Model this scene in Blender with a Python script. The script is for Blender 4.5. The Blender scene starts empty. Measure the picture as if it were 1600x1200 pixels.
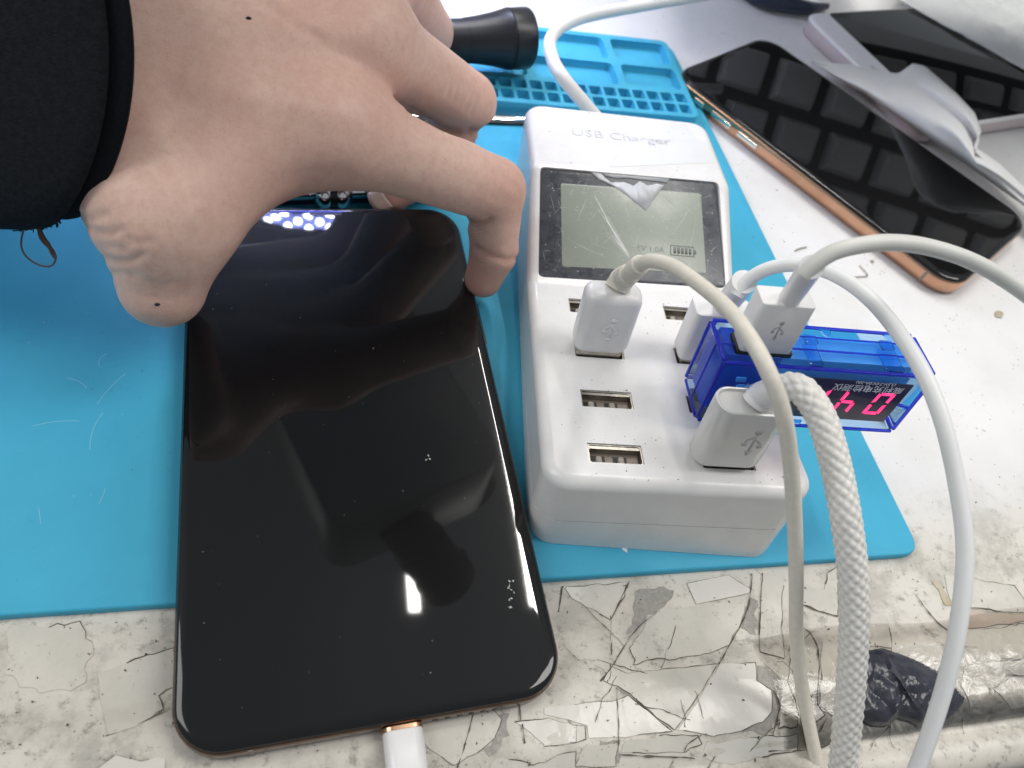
import bpy, bmesh, math, random
import numpy as np
from mathutils import Matrix, Vector
random.seed(7); rng = np.random.default_rng(7)
scene = bpy.context.scene
col = scene.collection
MM = 0.001
V = lambda *a: np.array(a, float)
nz = lambda v: v / np.linalg.norm(v)

# ------------------------------------------------------------------ camera (a phone held above the bench), all lengths in mm
PITCH, ROLL, CAMH, FPX, YAW = 0.92413, 0.332756, 177.31, 1194.5, 0.41777
_fw = V(0, math.cos(PITCH), -math.sin(PITCH)); _rt = V(1, 0, 0); _up = np.cross(_rt, _fw)
_R = math.cos(ROLL) * _rt + math.sin(ROLL) * _up; _U = -math.sin(ROLL) * _rt + math.cos(ROLL) * _up
_c, _s = math.cos(-YAW), math.sin(-YAW); _Z = np.array([[_c, -_s, 0], [_s, _c, 0], [0, 0, 1]])
CR, CU, CF = _Z @ _R, _Z @ _U, _Z @ _fw
CAM = V(0, 0, CAMH)
def ray(u, v): return CF + CR * (u - 800) / FPX - CU * (v - 600) / FPX
def at(u, v, z): d = ray(u, v); return CAM + d * (z - CAMH) / d[2]      # survey: photo pixel -> point at height z
def dp(u, v, d): return CAM + ray(u, v) * d                              # survey: photo pixel -> point at depth d
def onplane(u, v, p0, n): d = ray(u, v); return CAM + d * (((p0 - CAM) @ n) / (d @ n))

cam = bpy.data.cameras.new('camera'); co = bpy.data.objects.new('camera', cam); col.objects.link(co)
cam.sensor_width = 36; cam.lens = FPX / 1600 * 36; cam.clip_start = 0.005; cam.clip_end = 50
M4 = np.eye(4); M4[:3, 0] = CR; M4[:3, 1] = CU; M4[:3, 2] = -CF; M4[:3, 3] = CAM * MM
co.matrix_world = Matrix(M4.tolist())
cam.dof.use_dof = True; cam.dof.focus_distance = 0.185; cam.dof.aperture_fstop = 20
scene.camera = co

# ------------------------------------------------------------------ room light
world = bpy.data.worlds.new('World'); scene.world = world; world.use_nodes = True
bg = world.node_tree.nodes['Background']
bg.inputs[0].default_value = (0.86, 0.93, 1.0, 1); bg.inputs[1].default_value = 0.34
vs = scene.view_settings; vs.view_transform = 'Standard'; vs.look = 'None'; vs.exposure = 0.0; vs.gamma = 1
def area(name, loc, target, sx, sy, power, color=(1, 1, 1)):
    l = bpy.data.lights.new(name, 'AREA'); l.shape = 'RECTANGLE'; l.size = sx; l.size_y = sy; l.energy = power; l.color = color
    o = bpy.data.objects.new(name, l); col.objects.link(o); o.location = loc
    o.rotation_euler = (Vector(target) - Vector(loc)).to_track_quat('-Z', 'Y').to_euler(); return o
# two fluorescent tubes in the ceiling behind the bench, plus wider added fill panels right and left
for tx in (0.25, 0.60):
    l = area('ceiling_tube', (tx, 1.22, 1.8), (tx, 1.22, 0), 0.03, 1.2, 11.5, (1, 0.965, 0.915))
area('fill_panel', (1.3, 0.1, 1.9), (0.1, 0.15, 0), 0.6, 1.2, 21.0, (1, 0.975, 0.935))  # added fill lamp, brightens the right side of the bench
area('fill_panel', (-1.3, 0.25, 1.35), (-0.05, 0.15, 0), 0.6, 1.2, 12.0, (1, 0.985, 0.96))  # added fill lamp, brightens the mat under the hand from the left

# ------------------------------------------------------------------ materials
def M(name, base, rough=.5, metal=0., spec=.5, coat=0., trans=0., ior=1.45, base2=None, nscale=300., namt=.5, detail=4.,
      bump=0., bscale=1500., sss=0., sssr=(1, .4, .25), sssk=.003, emit=None, estr=0., alpha=1., rvar=0.):
    m = bpy.data.materials.new(name); m.use_nodes = True; nt = m.node_tree; N = nt.nodes; L = nt.links
    b = N['Principled BSDF']; I = b.inputs
    I['Base Color'].default_value = (*base, 1); I['Roughness'].default_value = rough; I['Metallic'].default_value = metal
    I['Specular IOR Level'].default_value = spec; I['Coat Weight'].default_value = coat; I['Coat Roughness'].default_value = .05
    I['Transmission Weight'].default_value = trans; I['IOR'].default_value = ior; I['Alpha'].default_value = alpha
    if sss: I['Subsurface Weight'].default_value = sss; I['Subsurface Radius'].default_value = sssr; I['Subsurface Scale'].default_value = sssk
    if emit: I['Emission Color'].default_value = (*emit, 1); I['Emission Strength'].default_value = estr
    tc = N.new('ShaderNodeTexCoord')
    if base2 is not None or rvar:
        n = N.new('ShaderNodeTexNoise'); n.inputs['Scale'].default_value = nscale; n.inputs['Detail'].default_value = detail; n.inputs['Roughness'].default_value = .62
        L.new(tc.outputs['Object'], n.inputs['Vector'])
        r = N.new('ShaderNodeValToRGB'); r.color_ramp.elements[0].position = .5 - .25 * (1 - namt) - .12; r.color_ramp.elements[1].position = .5 + .25 * (1 - namt) + .12
        L.new(n.outputs['Fac'], r.inputs[0])
        if base2 is not None:
            mx = N.new('ShaderNodeMix'); mx.data_type = 'RGBA'; mx.inputs[6].default_value = (*base, 1); mx.inputs[7].default_value = (*base2, 1)
            L.new(r.outputs[0], mx.inputs[0]); L.new(mx.outputs[2], I['Base Color'])
        if rvar:
            mr = N.new('ShaderNodeMapRange'); mr.inputs[3].default_value = rough; mr.inputs[4].default_value = rough + rvar
            L.new(r.outputs[0], mr.inputs[0]); L.new(mr.outputs[0], I['Roughness'])
    if bump:
        n2 = N.new('ShaderNodeTexNoise'); n2.inputs['Scale'].default_value = bscale; n2.inputs['Detail'].default_value = 5
        L.new(tc.outputs['Object'], n2.inputs['Vector'])
        bp = N.new('ShaderNodeBump'); bp.inputs['Strength'].default_value = bump; bp.inputs['Distance'].default_value = .0004
        L.new(n2.outputs['Fac'], bp.inputs['Height']); L.new(bp.outputs[0], I['Normal'])
    m['b'] = 1
    return m
def bsdf(m): return m.node_tree.nodes['Principled BSDF']
WHITE_PL = M('white_plastic', (.80, .79, .79), .28, base2=(.74, .73, .72), nscale=160, bump=.04, bscale=2500)
CHARGER = M('charger_plastic', (.80, .79, .78), .22, base2=(.70, .685, .665), nscale=90, namt=.35, detail=8, bump=.05, bscale=3000)
CABLE_BEIGE = M('beige_rubber', (.78, .74, .65), .45, base2=(.68, .635, .54), nscale=700, detail=6, bump=.08)
CABLE_GREY = M('grey_white_rubber', (.72, .72, .68), .42, base2=(.60, .59, .55), nscale=60, bump=.05)
CABLE_WHITE = M('white_rubber', (.80, .80, .79), .4, base2=(.73, .735, .73), nscale=60)
BRAID = M('braided_nylon', (.83, .81, .77), .42, base2=(.68, .65, .60), nscale=900, bump=.25, bscale=6000)
STEEL = M('steel', (.55, .52, .47), .3, 1, base2=(.30, .27, .23), nscale=500)
CHROME = M('chrome', (.75, .75, .76), .12, 1)
DARKPORT = M('port_dark', (.02, .017, .015), .45)
PORTPLATE = M('port_plate', (.20, .17, .14), .4, .3)
CONTACT = M('port_contact', (.32, .29, .25), .5)
BLUEMAT = M('blue_silicone', (.062, .44, .65), .48, base2=(.050, .375, .57), rvar=.18, nscale=30, detail=8, bump=.12, bscale=2200, spec=.4)
GLASS = M('black_glass', (.004, .004, .0045), .03, spec=.5, coat=.14)
bsdf(GLASS).inputs['Coat Roughness'].default_value = .38
PANEL = M('display_panel', (.006, .006, .008), .06)
BLACKPL = M('black_plastic', (.012, .012, .014), .35)
GOLDF = M('rose_gold', (.64, .38, .25), .2, 1, base2=(.50, .28, .18), nscale=80)
DARKGOLD = M('dark_gold_frame', (.13, .085, .06), .22, 1)
BUTTON = M('silver_button', (.72, .70, .62), .2, 1)
ANT = M('antenna_band', (.22, .19, .17), .5)
LCDGLASS = M('lcd_bezel_glass', (.032, .035, .045), .16, base2=(.085, .09, .10), nscale=260, namt=.3, detail=12, rvar=.3)
LCDWIN = M('lcd_window', (.31, .335, .285), .2, base2=(.25, .275, .23), nscale=120, detail=10, rvar=.2)
LCDINK = M('lcd_ink', (.16, .17, .155), .5)
SCRATCH = M('scratch', (.62, .63, .60), .5)
GREYINK = M('grey_print', (.38, .38, .39), .5)
PALEINK = M('pale_print', (.56, .56, .57), .4)
EMBOSS = M('embossed', (.72, .72, .73), .25)
STICKER = M('sticker_residue', (.60, .61, .62), .4, base2=(.52, .53, .54), nscale=300)
TAPEGLOSS = M('tape_sheet', (.66, .63, .565), .24, base2=(.54, .515, .455), nscale=110, namt=.25, detail=8, bump=.15, bscale=500)
TAPEBRIGHT = M('tape_sheet_bright', (.73, .70, .645), .2, base2=(.65, .62, .565), nscale=60, bump=.15, bscale=400)
TAPETAN = M('tape_sheet_tan', (.56, .49, .42), .25, base2=(.50, .42, .34), nscale=100)
TAPEYEL = M('old_adhesive', (.42, .35, .22), .4, base2=(.52, .47, .36), nscale=200)
PAPER = M('paper_label', (.76, .755, .74), .5)
GRIME = M('grime', (.17, .145, .115), .8, base2=(.05, .04, .032), nscale=800)
GRIME2 = M('grey_grime', (.46, .44, .40), .75, base2=(.25, .235, .21), nscale=900, namt=.2, detail=10, bump=.6, bscale=2500)
BLACKTAPE = M('black_tape', (.012, .013, .02), .14, base2=(.06, .062, .08), nscale=320, detail=10, namt=.3, rvar=.2, bump=.12, bscale=500)
CLOTHM = M('white_cloth', (.90, .89, .89), .9, bump=.2, bscale=5000, sss=.6, sssr=(1, 1, 1), sssk=.006)
BAGM = M('plastic_bag', (.66, .67, .66), .2, base2=(.56, .57, .57), nscale=50, bump=.3, bscale=150)
FLOORM = M('floor_grey', (.12, .12, .13), .7, base2=(.09, .09, .1), nscale=20)
SLEEVEM = M('black_fleece', (.008, .009, .011), .95, spec=.12, base2=(.019, .021, .025), nscale=900, detail=10, bump=1., bscale=2600)
HEMM = M('black_knit', (.0055, .006, .008), .95, spec=.12, base2=(.010, .011, .014), nscale=1500, bump=.6, bscale=3000)
THREADM = M('brown_thread', (.16, .10, .085), .9)
NAILM = M('nail', (.66, .47, .40), .3)
BLUECLR = M('blue_clear_plastic', (.50, .74, 1.0), .05, trans=1., ior=1.16)
BLUEEDGE = M('blue_edge_plastic', (.06, .09, .80), .1, trans=.75, ior=1.2)
BLUEIN = M('blue_backing', (.13, .50, 1.0), .3, spec=.4)
BLUEDK = M('blue_dark_inner', (.03, .10, .55), .3)
TESTPAN = M('tester_display', (.03, .03, .085), .15)
REDLED = M('red_segment', (.5, .01, .06), .4, emit=(1, .03, .17), estr=2.0)
WINK = M('white_print', (.75, .80, .95), .5)
LED = M('led_bead', (.9, .93, 1), .3, emit=(.84, .90, 1.0), estr=95.)
LEDPLATE = M('led_plate', (.3, .35, .9), .3, emit=(.18, .22, 1.0), estr=3.)
SCOPE = M('microscope_grey', (.30, .31, .29), .35)
KEYM = M('grey_key', (.75, .74, .74), .5)
CLEARCUP = M('frosted_plastic', (.72, .76, .76), .3, trans=.3)
TABW = M('tablet_white', (.78, .765, .77), .3)
TABSIDE = M('tablet_side', (.62, .54, .55), .28, .5)
DARKBLUE = M('navy_plastic', (.02, .03, .06), .25)

# ------------------------------------------------------------------ mesh helpers
def rr(w, d, r, z=0., cx=0., cy=0., n=6):
    r = min(r, w / 2 - 1e-3, d / 2 - 1e-3); p = []
    for k, (sx, sy) in enumerate(((1, 1), (-1, 1), (-1, -1), (1, -1))):
        for i in range(n + 1):
            a = math.pi / 2 * (k + i / n)
            p.append((cx + sx * (w / 2 - r) + r * math.cos(a), cy + sy * (d / 2 - r) + r * math.sin(a), z))
    return np.array(p)
class G:
    def __init__(s): s.v = []; s.f = []; s.n = 0
    def add(s, vs, fs):
        vs = np.asarray(vs, float).reshape(-1, 3); s.v.append(vs); s.f += [tuple(i + s.n for i in f) for f in fs]; s.n += len(vs); return s
    def loft(s, loops, cap=True, close=False, wrap=True):
        n = len(loops[0]); m = len(loops); fs = []
        for j in range(m if close else m - 1):
            a = j * n; b = ((j + 1) % m) * n
            for i in range(n if wrap else n - 1):
                k = (i + 1) % n; fs.append((a + i, a + k, b + k, b + i))
        if cap and not close: fs.append(tuple(range(n - 1, -1, -1))); fs.append(tuple((m - 1) * n + i for i in range(n)))
        return s.add(np.concatenate(loops), fs)
    def rbox(s, w, d, z0, z1, r=1., e=.4, cx=0., cy=0., n=4):
        e = min(e, (z1 - z0) / 2.1); q = e * .3
        return s.loft([rr(w - 2 * e, d - 2 * e, max(r - e, .05), z0, cx, cy, n), rr(w - 2 * q, d - 2 * q, max(r - q, .1), z0 + q, cx, cy, n), rr(w, d, r, z0 + e, cx, cy, n),
                       rr(w, d, r, z1 - e, cx, cy, n), rr(w - 2 * q, d - 2 * q, max(r - q, .1), z1 - q, cx, cy, n), rr(w - 2 * e, d - 2 * e, max(r - e, .05), z1, cx, cy, n)])
    def box(s, x0, x1, y0, y1, z0, z1):
        v = [(x, y, z) for z in (z0, z1) for y in (y0, y1) for x in (x0, x1)]
        return s.add(v, [(0, 2, 3, 1), (4, 5, 7, 6), (0, 1, 5, 4), (2, 6, 7, 3), (0, 4, 6, 2), (1, 3, 7, 5)])
    def prism(s, poly, z0, z1):
        p = np.asarray(poly, float)[:, :2]
        a = 0.5 * np.sum(p[:, 0] * np.roll(p[:, 1], -1) - np.roll(p[:, 0], -1) * p[:, 1])
        if a < 0: p = p[::-1]
        o = np.ones((len(p), 1)); return s.loft([np.hstack([p, o * z0]), np.hstack([p, o * z1])])
    def tube(s, pts, rad, n=14, cap=True, shape=None):
        pts = np.asarray(pts, float); m = len(pts); rad = np.broadcast_to(np.asarray(rad, float), (m,))
        t = np.gradient(pts, axis=0); t /= np.linalg.norm(t, axis=1)[:, None] + 1e-12
        u = np.cross(t[0], V(0, 0, 1) if abs(t[0][2]) < .9 else V(1, 0, 0)); u = nz(u); loops = []
        a = np.linspace(0, 2 * np.pi, n, endpoint=False); arc = 0.
        for i in range(m):
            if i: arc += np.linalg.norm(pts[i] - pts[i - 1])
            u = nz(u - t[i] * (u @ t[i])); w = np.cross(t[i], u)
            rd = rad[i] * (1 if shape is None else shape(a, arc)[:, None])
            loops.append(pts[i] + rd * (np.cos(a)[:, None] * u + np.sin(a)[:, None] * w))
        return s.loft(loops, cap)
    def lathe(s, prof, n=32, axis=V(0, 0, 1), o=V(0, 0, 0)):   # prof: (r, h)
        axis = nz(axis); u = nz(np.cross(axis, V(1, 0, 0) if abs(axis[0]) < .9 else V(0, 1, 0))); w = np.cross(axis, u)
        a = np.linspace(0, 2 * np.pi, n, endpoint=False)
        return s.loft([o + axis * h + max(r, 1e-3) * (np.cos(a)[:, None] * u + np.sin(a)[:, None] * w) for r, h in prof])
    def ball(s, c, r, n=10, m=6, sc=(1, 1, 1)):
        c = np.asarray(c, float); sc = np.asarray(sc, float); loops = []
        for j in range(m + 1):
            t = math.pi * j / m; a = np.linspace(0, 2 * np.pi, n, endpoint=False); q = max(math.sin(t), .01)
            loops.append(c + r * sc * np.stack([q * np.cos(a), q * np.sin(a), np.full(n, -math.cos(t))], 1))
        return s.loft(loops)
    def strip(s, pts, wid, h=.08, nrm=None):       # flat jagged ribbon lying on z
        pts = np.asarray(pts, float); t = np.gradient(pts, axis=0); up = V(0, 0, 1) if nrm is None else nrm
        sd = np.cross(t, up); sd /= np.linalg.norm(sd, axis=1)[:, None] + 1e-9
        wid = np.broadcast_to(np.asarray(wid, float), (len(pts),))[:, None] / 2
        a = pts + sd * wid; b = pts - sd * wid; q = up * h
        return s.loft([np.stack([a[i], b[i], b[i] + q * .6, pts[i] + q, a[i] + q * .6]) for i in range(len(pts))])
    def xf(s, Rm, o=(0, 0, 0)):
        s.v = [v @ np.asarray(Rm).T + np.asarray(o) for v in s.v]; return s
    def mesh(s, name):
        me = bpy.data.meshes.new(name); me.from_pydata((np.concatenate(s.v) * MM).tolist(), [], s.f); me.validate(); return me
def finish(me, ang=35):
    bm = bmesh.new(); bm.from_mesh(me); bmesh.ops.recalc_face_normals(bm, faces=bm.faces); bm.to_mesh(me); bm.free()
    me.shade_smooth()
    if ang: me.set_sharp_from_angle(angle=math.radians(ang))
def obj(name, g, mat, parent=None, ang=35, wn=False):
    me = g.mesh(name) if isinstance(g, G) else g
    finish(me, ang); me.materials.clear(); me.materials.append(mat)
    o = bpy.data.objects.new(name, me); col.objects.link(o)
    if parent is not None: o.parent = parent
    if wn: md = o.modifiers.new('wn', 'WEIGHTED_NORMAL'); md.keep_sharp = True; md.weight = 80
    return o
def tag(o, label=None, cat=None, group=None, kind=None):
    for k, v in (('label', label), ('category', cat), ('group', group), ('kind', kind)):
        if v: o[k] = v
    return o
def frame(o, org, ax=None):
    m = np.eye(4)
    if ax is not None: m[:3, 0], m[:3, 1], m[:3, 2] = ax
    m[:3, 3] = np.asarray(org) * MM; o.matrix_world = Matrix(m.tolist())
def thing(name, label, cat, org=(0, 0, 0), ax=None, group=None):
    o = bpy.data.objects.new(name, None); o.empty_display_size = .01; col.objects.link(o); frame(o, org, ax)
    return tag(o, label, cat, group)
def copy_child(src, parent, mw=None):
    c = src.copy(); col.objects.link(c); c.parent = parent
    if mw is not None: c.matrix_local = mw
    return c
def baked(o):
    dg = bpy.context.evaluated_depsgraph_get(); dg.update()
    me = bpy.data.meshes.new_from_object(o.evaluated_get(dg)); bpy.data.objects.remove(o); return me
def boolean(g, cutter, name):
    a = bpy.data.objects.new('a', g.mesh(name) if isinstance(g, G) else g); b = bpy.data.objects.new('b', cutter.mesh('c')); col.objects.link(a); col.objects.link(b)
    for q in (a, b):
        bm = bmesh.new(); bm.from_mesh(q.data); bmesh.ops.recalc_face_normals(bm, faces=bm.faces); bm.to_mesh(q.data); bm.free()
    md = a.modifiers.new('b', 'BOOLEAN'); md.operation = 'DIFFERENCE'; md.solver = 'EXACT'; md.object = b
    me = baked(a); bpy.data.objects.remove(b); me.name = name; return me
def spline(P, step=1.0, wid=None):
    P = np.asarray(P, float); Q = np.vstack([2 * P[0] - P[1], P, 2 * P[-1] - P[-2]]); out = []
    for i in range(1, len(Q) - 2):
        n = max(2, int(np.linalg.norm(Q[i + 1] - Q[i]) / step)); t = np.linspace(0, 1, n, endpoint=False)[:, None]
        out.append(.5 * (2 * Q[i] + (Q[i + 1] - Q[i - 1]) * t + (2 * Q[i - 1] - 5 * Q[i] + 4 * Q[i + 1] - Q[i + 2]) * t**2 + (3 * Q[i] - Q[i - 1] - 3 * Q[i + 1] + Q[i + 2]) * t**3))
    return np.vstack(out + [P[-1:]])
def text_mesh(txt, size, ext=.05, bold=False):      # flat lettering, mm, centred, lying in xy
    c = bpy.data.curves.new('t', 'FONT'); c.body = txt; c.size = size; c.extrude = ext; c.align_x = 'CENTER'; c.align_y = 'CENTER'; c.resolution_u = 3
    o = bpy.data.objects.new('t', c); col.objects.link(o); me = baked(o); bpy.data.curves.remove(c)
    v = np.empty(len(me.vertices) * 3); me.vertices.foreach_get('co', v); g = G()
    g.add(v.reshape(-1, 3), [tuple(p.vertices) for p in me.polygons]); bpy.data.meshes.remove(me); return g
def polyround(P, rads, n=7):
    P = [np.asarray(p, float)[:2] for p in P]; out = []; m = len(P)
    for i in range(m):
        a, b, c = P[i - 1], P[i], P[(i + 1) % m]; r = rads[i] if hasattr(rads, '__len__') else rads
        u, w = nz(a - b), nz(c - b); half = math.acos(np.clip(u @ w, -1, 1)) / 2; t = r / math.tan(half)
        s, e = b + u * t, b + w * t
        for k in range(n + 1):
            q = k / n; out.append((1 - q)**2 * s + 2 * q * (1 - q) * b + q * q * e)
    return np.array(out)
def inset(p, d):
    t = nz2(np.roll(p, -1, 0) - p) + nz2(p - np.roll(p, 1, 0)); n = np.stack([t[:, 1], -t[:, 0]], 1); n = nz2(n)
    a = 0.5 * np.sum(p[:, 0] * np.roll(p[:, 1], -1) - np.roll(p[:, 0], -1) * p[:, 1])
    return p - n * d * (1 if a > 0 else -1)
def nz2(a): return a / (np.linalg.norm(a, axis=1)[:, None] + 1e-9)
def slab(poly, z0, z1, e=.5):
    h = lambda q, z: np.hstack([q, np.full((len(q), 1), z)])
    return G().loft([h(poly, z0), h(poly, z1 - e), h(inset(poly, e * .3), z1 - e * .3), h(inset(poly, e), z1)])
def emblem(parent, mat, c, ax, h, ht=.12, name='usb_emblem'):   # trident mark: c centre, ax (right, up, out), h height
    g = G(); k = h / 10.
    def seg(pts, w): g.strip(np.array([(x * k, y * k, 0) for x, y in pts]), w * k, ht)
    seg([(0, -3.4), (0, 0), (0, 4)], .75); seg([(0, -1.6), (-.4, -.9), (-1.6, 0), (-2.1, .8), (-2.1, 1.2)], .65); seg([(0, -2.6), (.4, -1.9), (1.8, -.9), (2.1, 0), (2.1, .6)], .65)
    def disc(x, y, r): g.prism([(x * k + r * k * math.cos(a), y * k + r * k * math.sin(a)) for a in np.linspace(0, 6.283, 14, endpoint=False)], 0, ht)
    disc(0, -4, 1.05); disc(-2.1, 1.5, .75)
    g.prism([((2.1 - .65) * k, .3 * k), ((2.1 + .65) * k, .3 * k), ((2.1 + .65) * k, 1.6 * k), ((2.1 - .65) * k, 1.6 * k)], 0, ht)
    g.prism([(-1 * k, 3.6 * k), (1 * k, 3.6 * k), (0, 5.6 * k)], 0, ht)
    g.xf(np.array([ax[0], ax[1], ax[2]]).T, c)
    return obj(name, g, mat, parent, ang=0)

# ------------------------------------------------------------------ tabletop and floor (setting)
def prof(y):      # height of the taped front rim of the bench
    return float(np.interp(y, [8, 9.5, 12, 15, 17, 18.5, 20, 24, 30, 36, 40, 43, 47], [-3, -.8, .6, .7, -.7, -.5, 1.2, 3.0, 3.8, 3.5, 2.5, .8, 0]))
def nmix(sc, seed):
    fr = rng.normal(size=(6, 2)) * sc; ph = rng.uniform(0, 6.28, 6)
    return lambda x, y: sum(math.sin(fr[i, 0] * x + fr[i, 1] * y + ph[i]) for i in range(6)) / 6
wob = nmix(.22, 1)
xs = [-900, -400, -150] + list(np.arange(-90, 236, 3.0)) + [300, 500, 1100]
ys = [900, 500, 320, 200, 120, 80, 60, 52] + list(np.arange(47, 8.9, -1.5)) + [8.6, 8]
vs_, fs_ = [], []
for y in ys:
    for x in xs: vs_.append((x, y, prof(y) + (wob(x, y * 2.2) * .55 if 20 < y < 42 else 0)))
for z in (-25,):
    for x in xs: vs_.append((x, 8, z))
    for x in xs: vs_.append((x, 900, z))
nx = len(xs)
for j in range(len(ys) + 1):
    for i in range(nx - 1): a = j * nx + i; fs_.append((a, a + 1, a + 1 + nx, a + nx))
def speckle(m, sc=520, lo_=.60, hi__=.72, amt=.5, colr=(.28, .26, .23)):
    nt = m.node_tree; N = nt.nodes; L = nt.links; b = bsdf(m); src = b.inputs['Base Color'].links[0].from_socket; tc = N.new('ShaderNodeTexCoord')
    n = N.new('ShaderNodeTexNoise'); n.inputs['Scale'].default_value = sc; n.inputs['Detail'].default_value = 8; n.inputs['Roughness'].default_value = .75; L.new(tc.outputs['Object'], n.inputs['Vector'])
    n2 = N.new('ShaderNodeTexNoise'); n2.inputs['Scale'].default_value = 60; n2.inputs['Detail'].default_value = 6; L.new(tc.outputs['Object'], n2.inputs['Vector'])
    ad = N.new('ShaderNodeMath'); ad.operation = 'MULTIPLY_ADD'; ad.inputs[1].default_value = .45; L.new(n2.outputs['Fac'], ad.inputs[0]); L.new(n.outputs['Fac'], ad.inputs[2])
    mr = N.new('ShaderNodeMapRange'); mr.interpolation_type = 'SMOOTHSTEP'; mr.inputs[1].default_value = lo_ + .22; mr.inputs[2].default_value = hi__ + .22; mr.inputs[4].default_value = amt; L.new(ad.outputs[0], mr.inputs[0])
    mx = N.new('ShaderNodeMix'); mx.data_type = 'RGBA'; mx.inputs[7].default_value = (*colr, 1); L.new(mr.outputs[0], mx.inputs[0]); L.new(src, mx.inputs[6]); L.new(mx.outputs[2], b.inputs['Base Color'])
speckle(TAPEGLOSS, amt=.6, lo_=.56); speckle(TAPEBRIGHT, amt=.35); speckle(PAPER, amt=.1) if PAPER.node_tree.nodes['Principled BSDF'].inputs['Base Color'].links else None; speckle(CHARGER, sc=700, lo_=.66, hi__=.74, amt=.35, colr=(.35, .34, .33)); speckle(BLUEMAT, sc=420, lo_=.62, hi__=.76, amt=.45, colr=(.025, .25, .40))
speckle(LCDGLASS, sc=900, lo_=.58, hi__=.70, amt=.5, colr=(.25, .26, .26)); speckle(TAPETAN, amt=.4)
def table_mat():
    m = bpy.data.materials.new('bench_white'); m.use_nodes = True; nt = m.node_tree; N = nt.nodes; L = nt.links; b = N['Principled BSDF']
    tc = N.new('ShaderNodeTexCoord'); ob = tc.outputs['Object']
    def noise(sc, det=6, ro=.6):
        n = N.new('ShaderNodeTexNoise'); n.inputs['Scale'].default_value = sc; n.inputs['Detail'].default_value = det; n.inputs['Roughness'].default_value = ro; L.new(ob, n.inputs['Vector']); return n.outputs['Fac']
    def ramp(f, a, c):
        r = N.new('ShaderNodeMapRange'); r.interpolation_type = 'SMOOTHSTEP'; r.inputs[1].default_value = a; r.inputs[2].default_value = c; L.new(f, r.inputs[0]); return r.outputs[0]
    def mul(a, c):
        k = N.new('ShaderNodeMath'); k.operation = 'MULTIPLY'; L.new(a, k.inputs[0])
        if isinstance(c, (int, float)): k.inputs[1].default_value = c
        else: L.new(c, k.inputs[1])
        return k.outputs[0]
    def mix(f, a, c):
        k = N.new('ShaderNodeMix'); k.data_type = 'RGBA'; L.new(f, k.inputs[0])
        for idx, q in ((6, a), (7, c)):
            if isinstance(q, tuple): k.inputs[idx].default_value = (*q, 1)
            else: L.new(q, k.inputs[idx])
        return k.outputs[2]
    sx = N.new('ShaderNodeSeparateXYZ'); L.new(ob, sx.inputs[0]); Y = sx.outputs[1]
    worn = ramp(Y, .092, .056)                       # hand wear near the front edge
    c = mix(ramp(noise(26, 8), .35, .7), (.80, .79, .785), (.73, .72, .705))
    c = mix(mul(worn, .92), c, mix(ramp(noise(30, 8), .38, .62), (.64, .60, .525), (.56, .52, .445)))
    c = mix(mul(ramp(noise(60, 10, .72), .46, .62), mul(worn, .8)), c, (.40, .38, .335))
    c = mix(mul(ramp(noise(260, 10, .75), .52, .66), mul(worn, .8)), c, (.24, .225, .20))
    sp = N.new('ShaderNodeTexVoronoi'); sp.inputs['Scale'].default_value = 420; L.new(ob, sp.inputs['Vector'])
    dots = mul(ramp(sp.outputs['Distance'], .20, .10), ramp(noise(70, 4), .50, .60))
    c = mix(mul(dots, .55), c, (.20, .185, .16))
    c = mix(mul(ramp(noise(900, 6, .7), .64, .74), .35), c, (.30, .28, .25))
    L.new(c, b.inputs['Base Color']); b.inputs['Roughness'].default_value = .42
    bp = N.new('ShaderNodeBump'); bp.inputs['Strength'].default_value = .25; bp.inputs['Distance'].default_value = .0005
    L.new(noise(420, 8, .7), bp.inputs['Height']); L.new(bp.outputs[0], b.inputs['Normal']); return m
table = tag(obj('tabletop', G().add(vs_, fs_), table_mat(), ang=60), kind='structure')
fl = obj('floor', G().add([(-2500, -2500, -750), (2500, -2500, -750), (2500, 2500, -750), (-2500, 2500, -750)], [(0, 1, 2, 3)]), FLOORM); tag(fl, kind='structure')

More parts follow.
